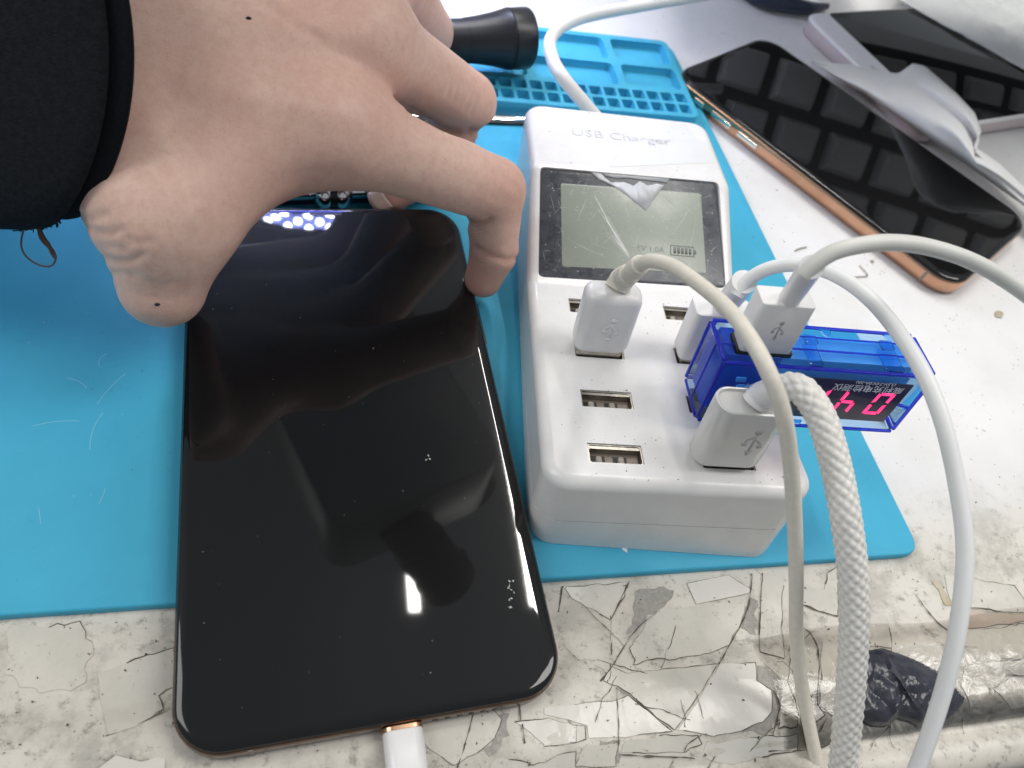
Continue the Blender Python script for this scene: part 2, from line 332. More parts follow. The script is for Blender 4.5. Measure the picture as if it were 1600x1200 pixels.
# cracked tape sheets on the worn front of the bench: each sheet its own piece
def jag(P, amp, step=1.3):
    out = []; m = len(P)
    for i in range(m):
        a, b = P[i], P[(i + 1) % m]; d = b - a; L_ = np.linalg.norm(d); n = max(1, int(L_ / step)); s = nz(V(-d[1], d[0])) if L_ > 0 else V(0, 0)
        o = 0
        for k in range(n):
            t = k / n; o = .6 * o + rng.normal() * amp; out.append(a + d * t + (s * o * min(1, 4 * t * (1 - t) + .1) if k else 0))
    return np.array(out)
cracks = G(); clumps = []
def shard(pix, mat=TAPEGLOSS, amp=.18, th=.22, crack=.30, part=1.0, parent=None, name='tape_sheet'):
    P = np.array([at(u, v, 0)[:2] for u, v in pix]); P = np.array([at(u, v, prof(p[1]))[:2] for (u, v), p in zip(pix, P)])
    J = jag(P, amp); bm = bmesh.new(); vs = [bm.verts.new((x, y, 0)) for x, y in J]; bm.faces.new(vs)
    bmesh.ops.triangulate(bm, faces=bm.faces[:])
    for it in range(3):
        long_ = [e for e in bm.edges if e.calc_length() > 4 and not e.is_boundary]
        if long_: bmesh.ops.subdivide_edges(bm, edges=long_, cuts=1); bmesh.ops.triangulate(bm, faces=bm.faces[:])
    zt = lambda x, y: prof(y) + (wob(x, y * 2.2) * .55 if 20 < y < 42 else 0)
    for v in bm.verts: v.co.z = zt(v.co.x, v.co.y) + th + (abs(wob(v.co.x * 1.7, v.co.y * 1.3)) * .25 if not v.is_boundary else 0)
    r = bmesh.ops.extrude_edge_only(bm, edges=[e for e in bm.edges if e.is_boundary])
    for v in [q for q in r['geom'] if isinstance(q, bmesh.types.BMVert)]: v.co.z -= th + .3
    bmesh.ops.scale(bm, vec=(MM, MM, MM), verts=bm.verts)
    me = bpy.data.meshes.new(name); bm.to_mesh(me); bm.free()
    o = obj(name, me, mat, parent or table, ang=40)
    if crack:
        Q = np.vstack([J, J[:1]]); n = len(Q); w = np.abs(np.convolve(rng.normal(size=n + 8), np.ones(5) / 5, 'same')[4:4 + n]) * crack * 1.1 + .03
        i0 = int(rng.uniform(0, n * (1 - part))) if part < 1 else 0; i1 = i0 + max(3, int(n * part))
        Z = np.array([[x, y, zt(x, y) + th + .02] for x, y in Q])[i0:i1]
        if len(Z) > 2: cracks.strip(Z, w[i0:i1], .07); clumps.append(Z)
    return o
def cx(L_, ox, oy, k): return [(ox + x / k, oy + y / k) for x, y in L_]
A = lambda L_: cx(L_, 850, 880, 3.75); B = lambda L_: cx(L_, 1200, 880, 3.75); C_ = lambda L_: cx(L_, 0, 950, 4.8); D_ = lambda L_: cx(L_, 560, 1060, 4.706)
shard(A([(112, 135), (498, 108), (470, 200), (430, 250), (388, 332), (160, 205)]), part=.75)
shard(A([(835, 120), (1080, 70), (1210, 155), (1198, 178), (890, 242)]), TAPEBRIGHT, amp=.04, crack=.08)
shard(A([(600, 345), (690, 265), (885, 250), (1180, 190), (1170, 290), (1085, 480), (880, 545), (660, 560), (520, 600), (500, 500)]), part=.5, amp=.25)
shard(A([(345, 690), (395, 610), (480, 648), (1015, 592), (765, 978), (655, 900), (600, 850), (500, 765), (430, 722)]), TAPEGLOSS, amp=.1, crack=.22)
shard(A([(1030, 592), (1235, 585), (1240, 690), (1330, 745), (1335, 870), (1280, 930), (1150, 985), (990, 1015), (785, 978)]), TAPEBRIGHT, amp=.12, crack=.2, part=.6)
shard(A([(0, 850), (280, 815), (400, 810), (490, 775), (750, 985), (480, 1020), (262, 1025), (255, 950), (0, 885)]), TAPEBRIGHT, amp=.12, crack=.24, part=.55)
shard(A([(0, 900), (240, 955), (245, 1030), (0, 1075)]), crack=.25, part=.6)
shard(A([(485, 1038), (900, 1010), (925, 1060), (830, 1108), (450, 1112), (465, 1060)]), crack=.22, part=.7)
shard(A([(250, 1060), (440, 1050), (420, 1190), (300, 1200), (180, 1190), (220, 1100)]), crack=.25, part=.7)
shard(A([(950, 1060), (1330, 1010), (1480, 1000), (1480, 1100), (1100, 1180), (930, 1130)]), TAPEBRIGHT, crack=.3, part=.5)
shard(A([(1275, 62), (1405, 50), (1405, 560), (1262, 520), (1262, 400)]), part=.6, crack=.4)
shard(A([(1290, 590), (1400, 580), (1480, 700), (1480, 960), (1370, 970), (1390, 830), (1390, 700)]), part=.6, crack=.35)
shard(B([(185, 105), (330, 155), (345, 60), (405, 20), (408, 310), (290, 280), (185, 235)]), part=.7)
shard(B([(562, 278), (640, 297), (700, 322), (708, 400), (718, 500), (560, 490)]), part=.7, crack=.2)
shard(B([(1032, 72), (1200, 90), (1440, 132), (1500, 215), (1520, 295), (1380, 288), (1190, 262), (1080, 250)]), part=.8, crack=.25)
shard(B([(1085, 262), (1190, 270), (1380, 298), (1560, 300), (1560, 330), (1180, 385), (1070, 390)]), TAPETAN, crack=.06)
shard(B([(955, 105), (1020, 130), (1078, 250), (1040, 250)]), TAPEYEL, crack=0, amp=.3)
shard(B([(1040, 410), (1200, 395), (1560, 350), (1560, 540), (1290, 575), (1140, 590), (1060, 560)]), part=.5, crack=.2)
shard(B([(1150, 610), (1290, 590), (1560, 555), (1560, 660), (1410, 645), (1300, 740), (1180, 850), (1130, 720)]), TAPEBRIGHT, part=.4, crack=.2, amp=.1)
shard(B([(1320, 740), (1420, 660), (1560, 680), (1560, 830), (1420, 860)]), TAPEBRIGHT, part=.6, crack=.2)
shard(B([(120, 480), (285, 500), (298, 640), (290, 830), (335, 890), (200, 955), (110, 700)]), TAPEGLOSS, part=.6, crack=.25)
shard(B([(310, 460), (410, 470), (545, 560), (545, 900), (400, 910), (300, 830), (310, 640)]), TAPEGLOSS, part=.4, crack=.2)
shard(B([(700, 470), (1000, 470), (1030, 560), (1000, 640), (840, 560), (740, 560)]), TAPEBRIGHT, part=.4, crack=.15)
shard(C_([(735, 500), (900, 430), (1310, 300), (1325, 590), (1190, 660), (1225, 760), (1130, 830), (950, 915), (820, 955), (760, 720)]), part=.5, crack=.25)
shard(C_([(700, 1230), (870, 1100), (1060, 1150), (1240, 1130), (1250, 1260)]), TAPEBRIGHT, part=.4, crack=.15)
shard(C_([(100, 130), (600, 100), (700, 300), (640, 560), (300, 640), (40, 500), (60, 250)]), TAPEGLOSS, part=.25, crack=.2, amp=.5)
shard(D_([(400, 330), (620, 290), (1000, 240), (1050, 300), (1000, 440), (900, 530), (700, 640), (520, 520)]), part=.8, crack=.22)
shard(D_([(1150, 320), (1400, 290), (1600, 340), (1600, 470), (1370, 490)]), TAPEBRIGHT, part=.6, crack=.2)
shard(D_([(1010, 590), (1150, 600), (1280, 640), (1600, 540), (1600, 680), (960, 700)]), part=.5, crack=.2)
for pts in (A([(1215, 60), (1200, 200), (1180, 290), (1110, 440), (1020, 590)]), A([(1275, 60), (1262, 300), (1250, 420)]), A([(390, 330), (440, 240), (500, 110)]), A([(85, 290), (110, 140)]),
            A([(660, 290), (580, 350), (500, 440), (400, 600), (335, 690)]), A([(1340, 745), (1375, 830), (1340, 1000)]), A([(820, 1110), (840, 1060), (920, 1005)]), A([(440, 1120), (830, 1135), (870, 1150)]),
            B([(180, 235), (290, 280), (410, 315)]), B([(185, 365), (260, 430), (295, 560), (290, 830), (345, 890)]), B([(1135, 495), (1225, 493)]), B([(0, 1105), (230, 1090), (400, 1050)]), B([(300, 990), (345, 900)]), B([(860, 180), (940, 290), (1060, 400)]), D_([(1180, 190), (1185, 310)]), D_([(1205, 340), (1225, 490)]), D_([(850, 250), (730, 659)]), C_([(800, 960), (1130, 830), (1230, 770)])):
    Q = np.array([at(u, v, prof(at(u, v, 0)[1])) for u, v in pts]); Q = spline(Q, 1.2); Q[:, :2] += np.cumsum(rng.normal(size=(len(Q), 2)) * .12, 0) * .5; Q[:, 2] = [prof(y) + .32 for y in Q[:, 1]]
    cracks.strip(Q, np.abs(rng.normal(size=len(Q))) * .2 + .06, .1)
    clumps.append(Q)
tag(obj('crack_grime', cracks, GRIME, table, ang=0), kind='stuff')
# grey gunk where the tape has torn away
for pts in (A([(1245, 600), (1390, 600), (1385, 850), (1345, 1000), (1280, 1010), (1160, 990), (1280, 930), (1335, 870), (1335, 750), (1245, 690)]), D_([(1060, 250), (1110, 260), (1110, 420), (1050, 500), (960, 580), (920, 520), (1000, 440)]),
            A([(330, 1040), (450, 1040), (440, 1180), (330, 1190)]), A([(420, 690), (620, 690), (720, 740), (520, 770)]), A([(560, 150), (760, 160), (720, 230), (560, 380), (480, 420), (520, 260)]), A([(1120, 400), (1210, 200), (1250, 220), (1240, 420)])):
    shard(pts, GRIME2, amp=.5, th=.12, crack=0, name='grime_patch')
specks = G(); _late = True
def fleck(x, y, z, r):
    k = rng.integers(4, 7); a = np.sort(rng.uniform(0, 6.28, k)); e = rng.uniform(.35, 1); t = rng.uniform(0, 3.14)
    p = np.stack([np.cos(a) * r, np.sin(a) * r * e], 1) @ np.array([[math.cos(t), -math.sin(t)], [math.sin(t), math.cos(t)]]) + (x, y)
    specks.prism(p, z - .03, z + .06)
for Z in clumps:
    dense = rng.uniform(0, 1.6)
    for p in Z:
        if rng.uniform() < .30 * dense:
            x, y = p[:2] + rng.normal(size=2) * .55
            fleck(x, y, p[2] - .02, abs(rng.normal()) * .16 + .05)
for i in range(26):                                # fine hairline cracks between the sheets
    u, v = rng.uniform(860, 1600), rng.uniform(935, 1190); L_ = rng.uniform(3, 14); t = rng.uniform(0, 6.28); p = at(u, v, 0)
    q = np.array([[p[0] + math.cos(t) * L_ * k / 12, p[1] + math.sin(t) * L_ * k / 12, 0] for k in range(13)]); q[:, :2] += np.cumsum(rng.normal(size=(13, 2)) * .18, 0)
    if q[:, 1].max() > 60 or q[:, 1].min() < 10: continue
    q[:, 2] = [prof(y) + .34 for y in q[:, 1]]; specks.strip(q, np.abs(rng.normal(size=13)) * .09 + .05, .05)
for i in range(520):
    u, v = rng.uniform(-20, 1620), 1200 * rng.uniform(.70, 1.0); p = at(u, v, 0)
    if p[1] > 61 and (p[0] < 165): continue
    fleck(p[0], p[1], prof(p[1]) + (.35 if p[1] < 61 else 0), abs(rng.normal()) * .15 + .05)
for i in range(260):
    u, v = rng.uniform(1000, 1620), 1200 * rng.uniform(.0, .72); p = at(u, v, 0)
    if p[0] < 166 and p[1] < 306: continue
    fleck(p[0], p[1], 0, abs(rng.normal()) * .2 + .08)
tag(obj('dirt_specks', specks, GRIME, ang=0), 'small dark specks of dirt scattered over the white bench', kind='stuff')

def film_mat():
    m = bpy.data.materials.new('clear_tape'); m.use_nodes = True; nt = m.node_tree; N = nt.nodes; L = nt.links; N.remove(N['Principled BSDF'])
    t = N.new('ShaderNodeBsdfTransparent'); t.inputs[0].default_value = (.995, .99, .985, 1); g_ = N.new('ShaderNodeBsdfGlossy'); g_.inputs['Roughness'].default_value = .12; mx = N.new('ShaderNodeMixShader'); fr = N.new('ShaderNodeFresnel'); fr.inputs[0].default_value = 1.6
    tc = N.new('ShaderNodeTexCoord'); n = N.new('ShaderNodeTexNoise'); n.inputs['Scale'].default_value = 170; n.inputs['Detail'].default_value = 6; n.inputs['Distortion'].default_value = 1.2; L.new(tc.outputs['Object'], n.inputs['Vector'])
    bp = N.new('ShaderNodeBump'); bp.inputs['Strength'].default_value = .6; bp.inputs['Distance'].default_value = .0010; L.new(n.outputs['Fac'], bp.inputs['Height']); L.new(bp.outputs[0], g_.inputs['Normal']); L.new(bp.outputs[0], fr.inputs['Normal'])
    L.new(fr.outputs[0], mx.inputs[0]); L.new(t.outputs[0], mx.inputs[1]); L.new(g_.outputs[0], mx.inputs[2]); L.new(mx.outputs[0], N['Material Output'].inputs['Surface']); return m
tx_, ty_ = np.arange(104, 240, 2.), np.arange(18.6, 45.5, 1.3)
vs_ = [(x, y + .8 * math.sin(x * .11) * (y > 43), prof(y) + (wob(x, y * 2.2) * .55 if 20 < y < 42 else 0) + .62) for x in tx_ for y in ty_]; nt_ = len(ty_)
obj('clear_tape', G().add(vs_, [(i * nt_ + j, (i + 1) * nt_ + j, (i + 1) * nt_ + j + 1, i * nt_ + j + 1) for i in range(len(tx_) - 1) for j in range(nt_ - 1)]), film_mat(), table, ang=0)

# ------------------------------------------------------------------ blue silicone mat
mat_t = thing('repair_mat', 'large bright blue silicone work mat with parts trays at its back', 'mat')
outline = polyround([(162.8, 62.0), (155.6, 306), (-300, 306), (-300, 64.5)], [5.5, 6, 8, 8])
obj('mat_sheet', slab(outline, .05, 2.6, .6), BLUEMAT, mat_t, ang=50)
tz = 7.0
tray = slab(polyround([(150.5, 247.5), (150.5, 302), (52, 302), (52, 247.5)], 4.5), 2.7, tz, .7)
cut = G()
def pocket(x0, x1, y0, y1, r=2.2, d=3.2): cut.loft([rr(x1 - x0 - .8, y1 - y0 - .8, r, tz - d, (x0 + x1) / 2, (y0 + y1) / 2, 3), rr(x1 - x0, y1 - y0, r, tz - d + .7, (x0 + x1) / 2, (y0 + y1) / 2, 3), rr(x1 - x0, y1 - y0, r, tz + 2, (x0 + x1) / 2, (y0 + y1) / 2, 3)])
pocket(122.5, 147.5, 283, 298.5); pocket(56, 119, 283, 298.5); pocket(123, 147.5, 265.5, 280); pocket(84, 119.5, 265.5, 280); pocket(56, 81, 265.5, 280)
for i in range(15):
    x = 147.5 - i * 6.2; pocket(x - 4.9, x, 257, 262.6, .8); pocket(x - 4.9, x, 249.8, 255.4, .8)
tray_me = boolean(tray, cut, 'tool_tray')
obj('tool_tray', tray_me, BLUEMAT, mat_t, ang=40)
mspk = G(); specks = mspk
for i in range(150):
    x, y = rng.uniform(-90, 160), rng.uniform(64, 240)
    if -30 < x < 50 and y < 190 or 52 < x < 122 and y > 68: continue
    fleck(x, y, 2.62, abs(rng.normal()) * .14 + .06)
tag(obj('lint', mspk, GRIME, mat_t, ang=0), kind='stuff')
mspk = G(); specks = mspk
for i in range(70):
    x, y = rng.uniform(-95, 160), rng.uniform(66, 200)
    if not (-34 < x < 122): fleck(x, y, 2.62, abs(rng.normal()) * .13 + .07)
for i in range(9):
    x, y, t = rng.uniform(-90, -38), rng.uniform(72, 150), rng.uniform(0, 3.1); l = rng.uniform(3, 12); q = np.linspace(-1, 1, 9)[:, None]
    specks.strip(V(x, y, 2.6) + q * l * V(math.cos(t), math.sin(t), 0) / 2 + (1 - q * q) * V(-math.sin(t), math.cos(t), 0) * rng.uniform(-1, 1), .09, .02)
tag(obj('scuff', mspk, M('pale_scuff', (.35, .62, .75), .6), mat_t, ang=0), kind='stuff')

# ------------------------------------------------------------------ usb charger block
O = at(850, 848, 2.2)
CZ = nz(224 * CR / 1 * 0 + (CR * 224 + CU * 1086 - CF * 1194)); CX = nz(CR * .9927 - CU * .048 + CF * .110); CX = nz(CX - CZ * (CX @ CZ)); CY = np.cross(CZ, CX)
CAX = np.array([CX, CY, CZ])
def cw(x, y, z): return O + CX * x + CY * y + CZ * z        # charger coordinates -> world
ch = thing('usb_charger', 'white multi port usb charger block with a scratched lcd screen', 'usb charger', O, CAX)
TZ, X0, X1 = 26.3, -4.4, 58.8
bm = bmesh.new()
P = [(-.4, -3), (0, TZ), (71.5, TZ), (103.5, 43.6), (141.5, 43.6), (142.5, -3)]
P.append((71.5, -3)); xr = lambda y: 62.4 - (62.4 - X1) * min(1, max(0, y) / 71.5)
va = [bm.verts.new((X0, y, z)) for y, z in P]; vb = [bm.verts.new((xr(y), y, z)) for y, z in P]; n = len(P)
for i in range(n): bm.faces.new((va[i], va[(i + 1) % n], vb[(i + 1) % n], vb[i]))
bm.faces.new(va[::-1]); bm.faces.new([vb[k] for k in (0, 1, 2, 6)]); bm.faces.new([vb[k] for k in (6, 2, 3, 4, 5)]); bmesh.ops.recalc_face_normals(bm, faces=bm.faces)
def edges(f): return [e for e in bm.edges if f((e.verts[0].co + e.verts[1].co) / 2, e.verts[1].co - e.verts[0].co)]
bmesh.ops.bevel(bm, geom=edges(lambda m, d: abs(d.z) > 20 and abs(d.y) < 3 and abs(d.x) < .1), offset=6.5, segments=6, profile=.5, affect='EDGES')
top = [e for e in bm.edges if len(e.link_faces) == 2 and e.calc_face_angle(0) > .35 and min(v.co.z for v in e.verts) > 10]
bmesh.ops.bevel(bm, geom=top, offset=3.0, segments=5, profile=.5, affect='EDGES')
nl = CAX @ V(0, 0, 1); pl = CAX @ (V(0, 0, 2.75) - O)
bmesh.ops.bisect_plane(bm, geom=bm.verts[:] + bm.edges[:] + bm.faces[:], plane_co=pl, plane_no=nl, clear_inner=True)
bmesh.ops.holes_fill(bm, edges=[e for e in bm.edges if e.is_boundary])
bmesh.ops.scale(bm, vec=(MM, MM, MM), verts=bm.verts); me = bpy.data.meshes.new('body'); bm.to_mesh(me); bm.free()
cut = G(); cols = (13.4, 41.2); rows = (9.2, 26.3, 43.6, 60.9); PW, PD = 13.3, 5.7
for x in cols:
    for y in rows: cut.box(x - PW / 2, x + PW / 2, y - PD / 2, y + PD / 2, TZ - 10, TZ + 5)
a27 = math.radians(27); LS = V(0, math.cos(a27), math.sin(a27)); LN = V(0, -math.sin(a27), math.cos(a27)); LO = V(0, 71.5, TZ)
Lax = np.array([V(1, 0, 0), LS, LN]).T
lc = G().prism(polyround([(-1.4, .2), (55.6, 1.6), (54.6, 36.9), (-1.6, 35.9)], 1.8), -.7, 4); lc.xf(Lax, LO); cut.v += lc.v; cut.f += [tuple(i + cut.n for i in f) for f in lc.f]; cut.n += lc.n
_in = polyround([(X0 + .35, .1), (62.4 - .38, .1), (X1 - .36, 71.6), (X1 - .35, 141.8), (X0 + .35, 141.8)], [6.2, 6.2, 4, 6, 6], 8); _out = _in + nz2(_in - _in.mean(0)) * 9
_h = lambda q, z: np.hstack([q, np.full((len(q), 1), z)])
ring = [_h(_out, 10.9), _h(_out, 10.6), _h(_in, 10.6), _h(_in, 10.9)]
cut.loft(ring, close=True)
body_me = boolean(me, cut, 'body')
obj('body', body_me, CHARGER, ch, ang=32, wn=True)
def port_mesh():
    g = G(); g.loft([rr(PW, PD, .3, z, n=1) for z in (-8, -.35)] + [rr(PW - .7, PD - .7, .3, z, n=1) for z in (-.35, -8)], cap=False); return g
pm = port_mesh().mesh('usb_port'); tm = G().box(-6.2, 6.2, -2.5, 2.3, -2.9, -2.3).mesh('tongue')
bk = G(); bk.box(-5.6, -2.2, -2.3, .6, -2.34, -2.2); bk.box(-.2, 3.2, -2.3, .6, -2.34, -2.2)  # flat dark patches, colour standing in for shade inside the contact holes
cm = G().rbox(1.5, 2.0, -2.3, -1.0, .5, .3).mesh('contact'); sh = G().box(-PW / 2 + .4, PW / 2 - .4, PD / 2 - 1.3, PD / 2 - .5, -2.2, -.5).mesh('shell_lip')
for x in cols:
    for y in rows:
        p = obj('usb_port', pm.copy(), STEEL, ch, ang=20); p.location = (x * MM, y * MM, TZ * MM)
        obj('tongue', tm.copy(), PORTPLATE, p, ang=20); obj('well_shade', G().add(np.concatenate(bk.v), bk.f), DARKPORT, p, ang=20)
        for k in (-3.9, 1.5):
            c = obj('contact', cm.copy(), CONTACT, p); c.location = (k * MM, -1.1 * MM, 0)
        obj('shell_lip', sh.copy(), STEEL, p, ang=20)
def lcdpart(name, g, mat, z, ang=30): g.xf(np.eye(3), (0, 0, z)); g.xf(Lax, LO); return obj(name, g, mat, ch, ang=ang)
lcdpart('lcd_bezel', slab(polyround([(-1.1, .5), (55.3, 1.9), (54.3, 36.6), (-1.3, 35.6)], 1.5), 0, .55, .2), LCDGLASS, -.65)
lcdpart('lcd_window', slab(polyround([(5.6, 4.3), (49.6, 5.9), (49.0, 32.6), (4.9, 31.3)], .8), 0, .07, .03), LCDWIN, -.1)
g = G(); bx, by = 38.6, 10.9
for k in range(5): g.prism([(bx + 1 + k * 1.2, by + .7), (bx + 1.8 + k * 1.2, by + .7), (bx + 1.8 + k * 1.2, by + 2.7), (bx + 1 + k * 1.2, by + 2.7)], 0, .03)
for q in ([(0, 0), (7.4, 0), (7.4, .25), (0, .25)], [(0, 3.1), (7.4, 3.1), (7.4, 3.35), (0, 3.35)], [(0, 0), (.25, 0), (.25, 3.35), (0, 3.35)], [(7.2, 0), (7.45, 0), (7.45, 3.35), (7.2, 3.35)], [(7.45, 1), (8.1, 1), (8.1, 2.3), (7.45, 2.3)]):
    g.prism([(bx + x, by + y) for x, y in q], 0, .03)
lcdpart('battery_icon', g, LCDINK, -.02, 0)
g = text_mesh('5V 1.0A', 2.6, .01); g.xf(np.eye(3), (32.5, 12.2, 0)); lcdpart('lcd_lettering', g, LCDINK, -.015, 0)
g = G()                                                    # scratches in the screen cover
def scr(x0, y0, x1, y1, w, b=0.):
    n = 9; t = np.linspace(0, 1, n); p = np.stack([x0 + (x1 - x0) * t, y0 + (y1 - y0) * t, np.zeros(n)], 1); d = nz(V(y1 - y0, x0 - x1)); p[:, :2] += d * (np.sin(t * 3.14) * b)[:, None] + rng.normal(size=(n, 2)) * .05
    g.strip(p, w * np.sin(np.clip(t, .06, .94) * 3.14), .02)
for q in ((15.2, 28.5, 26.8, 7.2, .34, .4), (16, 24, 26.6, 8, .26, -.5), (20, 17, 26.5, 8.2, .3, .15), (22, 15, 26.2, 8.4, .34, -.2), (15.5, 28, 26.5, 8, .22, .3), (16, 27, 27, 7.4, .16, -.3), (18, 18, 27, 8.5, .18, .2), (19, 16, 27, 7.6, .14, .1), (25, 26, 26, 21, .1, .1), (10, 20, 13, 27, .12, .1), (17, 12, 21, 16, .1, .2), (27, 11, 29, 17, .1, .1), (6, 14, 20, 8, .12, .5), (38, 16, 47, 30, .1, .3), (44, 10, 47, 24, .09, .1)): scr(*q)
for i in range(130):
    x, y, t, l = rng.uniform(0, 54), rng.uniform(2, 35), rng.uniform(0, 3.14), abs(rng.normal()) * 3 + .6; x1, y1 = x + math.cos(t) * l, y + math.sin(t) * l
    if -.5 < x1 < 54 and 2 < y1 < 35: scr(x, y, x1, y1, .07, rng.normal() * .2)
for i in range(60): x, y = rng.uniform(0, 54), rng.uniform(2, 35); scr(x, y, x + rng.uniform(.2, .7), y + rng.uniform(-.3, .3), .22)
tag(lcdpart('scratches', g, SCRATCH, -.01, 0), kind='stuff')
def jag2(P, a): return jag(np.array(P, float), a, .6)
g = G(); g.prism(jag2([(13.2, 37.0), (16.6, 33.8), (22.6, 31.4), (31.2, 24.9), (37.2, 34.0), (35.0, 34.4), (32.0, 33.4), (29.5, 34.6), (27.5, 32.8), (24.5, 33.8), (20.5, 33.2), (18.5, 34.6), (17.0, 36.6)], .05), 0, .05)
g.prism(jag2([(17.0, 36.6), (18.5, 35.4), (22, 34.8), (26, 35.4), (31, 35.2), (36, 35.2), (38.0, 35.0), (39.6, 37.2), (30, 37.0)], .05), 0, .05)
lcdpart('torn_sticker', g, STICKER, .03, 0)
g = text_mesh('USB Charger', 6.2, .06); g.xf(np.eye(3), (26.3, 124.6, 43.62)); obj('lettering', g, PALEINK, ch, ang=0)
g = slab(polyround([(20, 106), (56, 115), (50, 138), (30, 128)], .6), 43.62, 43.68, .02); obj('clear_sticker', g, M('clear_sticker', (.76, .76, .77), .12), ch)
dg_ = specks = G()
for i in range(170):
    x, y = rng.uniform(X0 + 4, X1 - 3), rng.uniform(1.5, 68)
    fleck(x, y, TZ + .01, abs(rng.normal()) * .10 + .05)
for x in cols:
    for y in rows:
        for k in range(7): fleck(x + rng.uniform(-7, 8), y + PD / 2 + abs(rng.normal()) * .8 + .1, TZ + .01, abs(rng.normal()) * .10 + .05)
for i in range(40): fleck(rng.uniform(2, 55), rng.uniform(106, 138), 43.62, abs(rng.normal()) * .12 + .05)
tag(obj('dust', dg_, GRIME, ch, ang=0), kind='stuff')

# ------------------------------------------------------------------ usb cables (each: plug + strain relief + cord)
UG = 'white usb cables at the charger'
TRI = (V(-1, 0, 0), V(0, 0, -1), V(0, -1, 0))
def toch(p): return CAX @ (np.asarray(p) - O)                # world -> charger coordinates
def cord(P, r, mat, parent, name='cord', n=16, step=1.2, **k): return obj(name, G().tube(spline(P, step), r, n, **k), mat, parent, ang=80)

# 1 rounded plug with ribbed strain relief and a beige cord, left column
ca = thing('usb_cable', 'white rounded usb plug with ribbed neck and long beige cord, below the charger screen', 'usb cable', O, CAX, UG)
g = G(); W_, D__ = 14.6, 8.2; cx_, cy_ = 12.9, 44.4; lv = []
for z, i, r in ((27.3, 1.6, 1.6), (28.0, .8, 2.2), (29.4, .15, 2.6), (31, 0, 2.6), (45.0, 0, 2.6), (46.2, .35, 2.5), (46.9, .95, 2.2), (47.3, 1.9, 1.4)): lv.append(rr(W_ - 2 * i, D__ - 2 * i, r, z, cx_, cy_))
g.loft(lv); obj('plug', g, WHITE_PL, ca, ang=60)
obj('plug_shell', G().rbox(12, 4.5, 19, 28, .4, .2, cx_, 43.6), STEEL, ca)
emblem(ca, EMBOSS, V(13.7, cy_ - D__ / 2 + .02, 37), TRI, 7.5, .18)
s0 = V(13.3, 44.6, 47.0); path = [s0, V(14.0, 44.9, 50), toch(dp(985, 427, 168)), toch(dp(1003, 411, 160))]
Ps = spline(path, .5); L_ = np.linspace(0, 1, len(Ps)); rad = 3.0 - 1.1 * L_ + .22 * np.sign(np.sin(L_ * 6.28 * 3.6))
obj('strain_relief', G().tube(Ps, rad, 18), CABLE_BEIGE, ca, ang=40)
pts = [toch(dp(*q)) for q in ((1000, 412, 160.5), (1022, 408, 156), (1060, 421, 152), (1130, 475, 144), (1170, 525, 137), (1200, 580, 134), (1222, 640, 136), (1234, 710, 142), (1241, 800, 150), (1244, 900, 159), (1245, 1000, 168), (1256, 1090, 174), (1276, 1190, 177.5), (1296, 1290, 178))]
cord(pts, 1.52, CABLE_BEIGE, ca)

# 2 plain plug behind the blue tester, grey white cord sweeping round to the right
cb = thing('usb_cable', 'white usb plug half hidden behind the blue tester, with a cord looping far right', 'usb cable', O, CAX, UG)
g = G(); g.rbox(15.6, 7.6, 27.8, 44.2, 1.5, .5, 42.1, 44.3); obj('plug', g, WHITE_PL, cb)
obj('plug_shell', G().rbox(12, 4.5, 19, 28, .4, .2, 41.2, 43.6), STEEL, cb)
s1 = toch(dp(1163, 440, 180)); obj('strain_relief', G().tube(spline([V(42.2, 44.3, 44), (V(42.2, 44.3, 44) + s1) / 2, s1], .6), 3.0, 18), WHITE_PL, cb, ang=50)
pts = [toch(dp(*q)) for q in ((1150, 462, 181), (1166, 440, 180), (1200, 420, 177), (1250, 414, 173), (1310, 432, 167), (1370, 478, 160), (1430, 560, 154), (1470, 650, 150), (1496, 760, 148), (1508, 860, 147), (1500, 960, 147), (1482, 1050, 148), (1455, 1140, 150), (1425, 1220, 152), (1390, 1300, 154))]
cord(pts, 1.62, CABLE_WHITE, cb)

# 3 plug in the top of the tester, cord leaving to the right
cc = thing('usb_cable', 'white square usb plug standing in the top of the blue tester', 'usb cable', O, CAX, UG)
g = G(); g.rbox(12.4, 6.6, 50.6, 65.2, .9, .35, 44.5, 25.1); obj('plug', g, WHITE_PL, cc)
emblem(cc, GREYINK, V(44.7, 25.1 - 3.3 + .01, 57.9), TRI, 5.6, .04)
s2 = toch(dp(1268, 417, 143)); c0 = V(45.2, 24.6, 65.0); obj('strain_relief', G().tube(spline([c0, (c0 + s2) / 2, s2], .6), 2.35, 18), WHITE_PL, cc, ang=50)
pts = [toch(dp(*q)) for q in ((1255, 430, 144), (1270, 415, 143), (1300, 395, 142), (1340, 384, 142), (1390, 379, 143), (1450, 386, 146), (1520, 409, 149), (1590, 450, 152), (1680, 520, 156))]
cord(pts, 1.62, CABLE_GREY, cc)

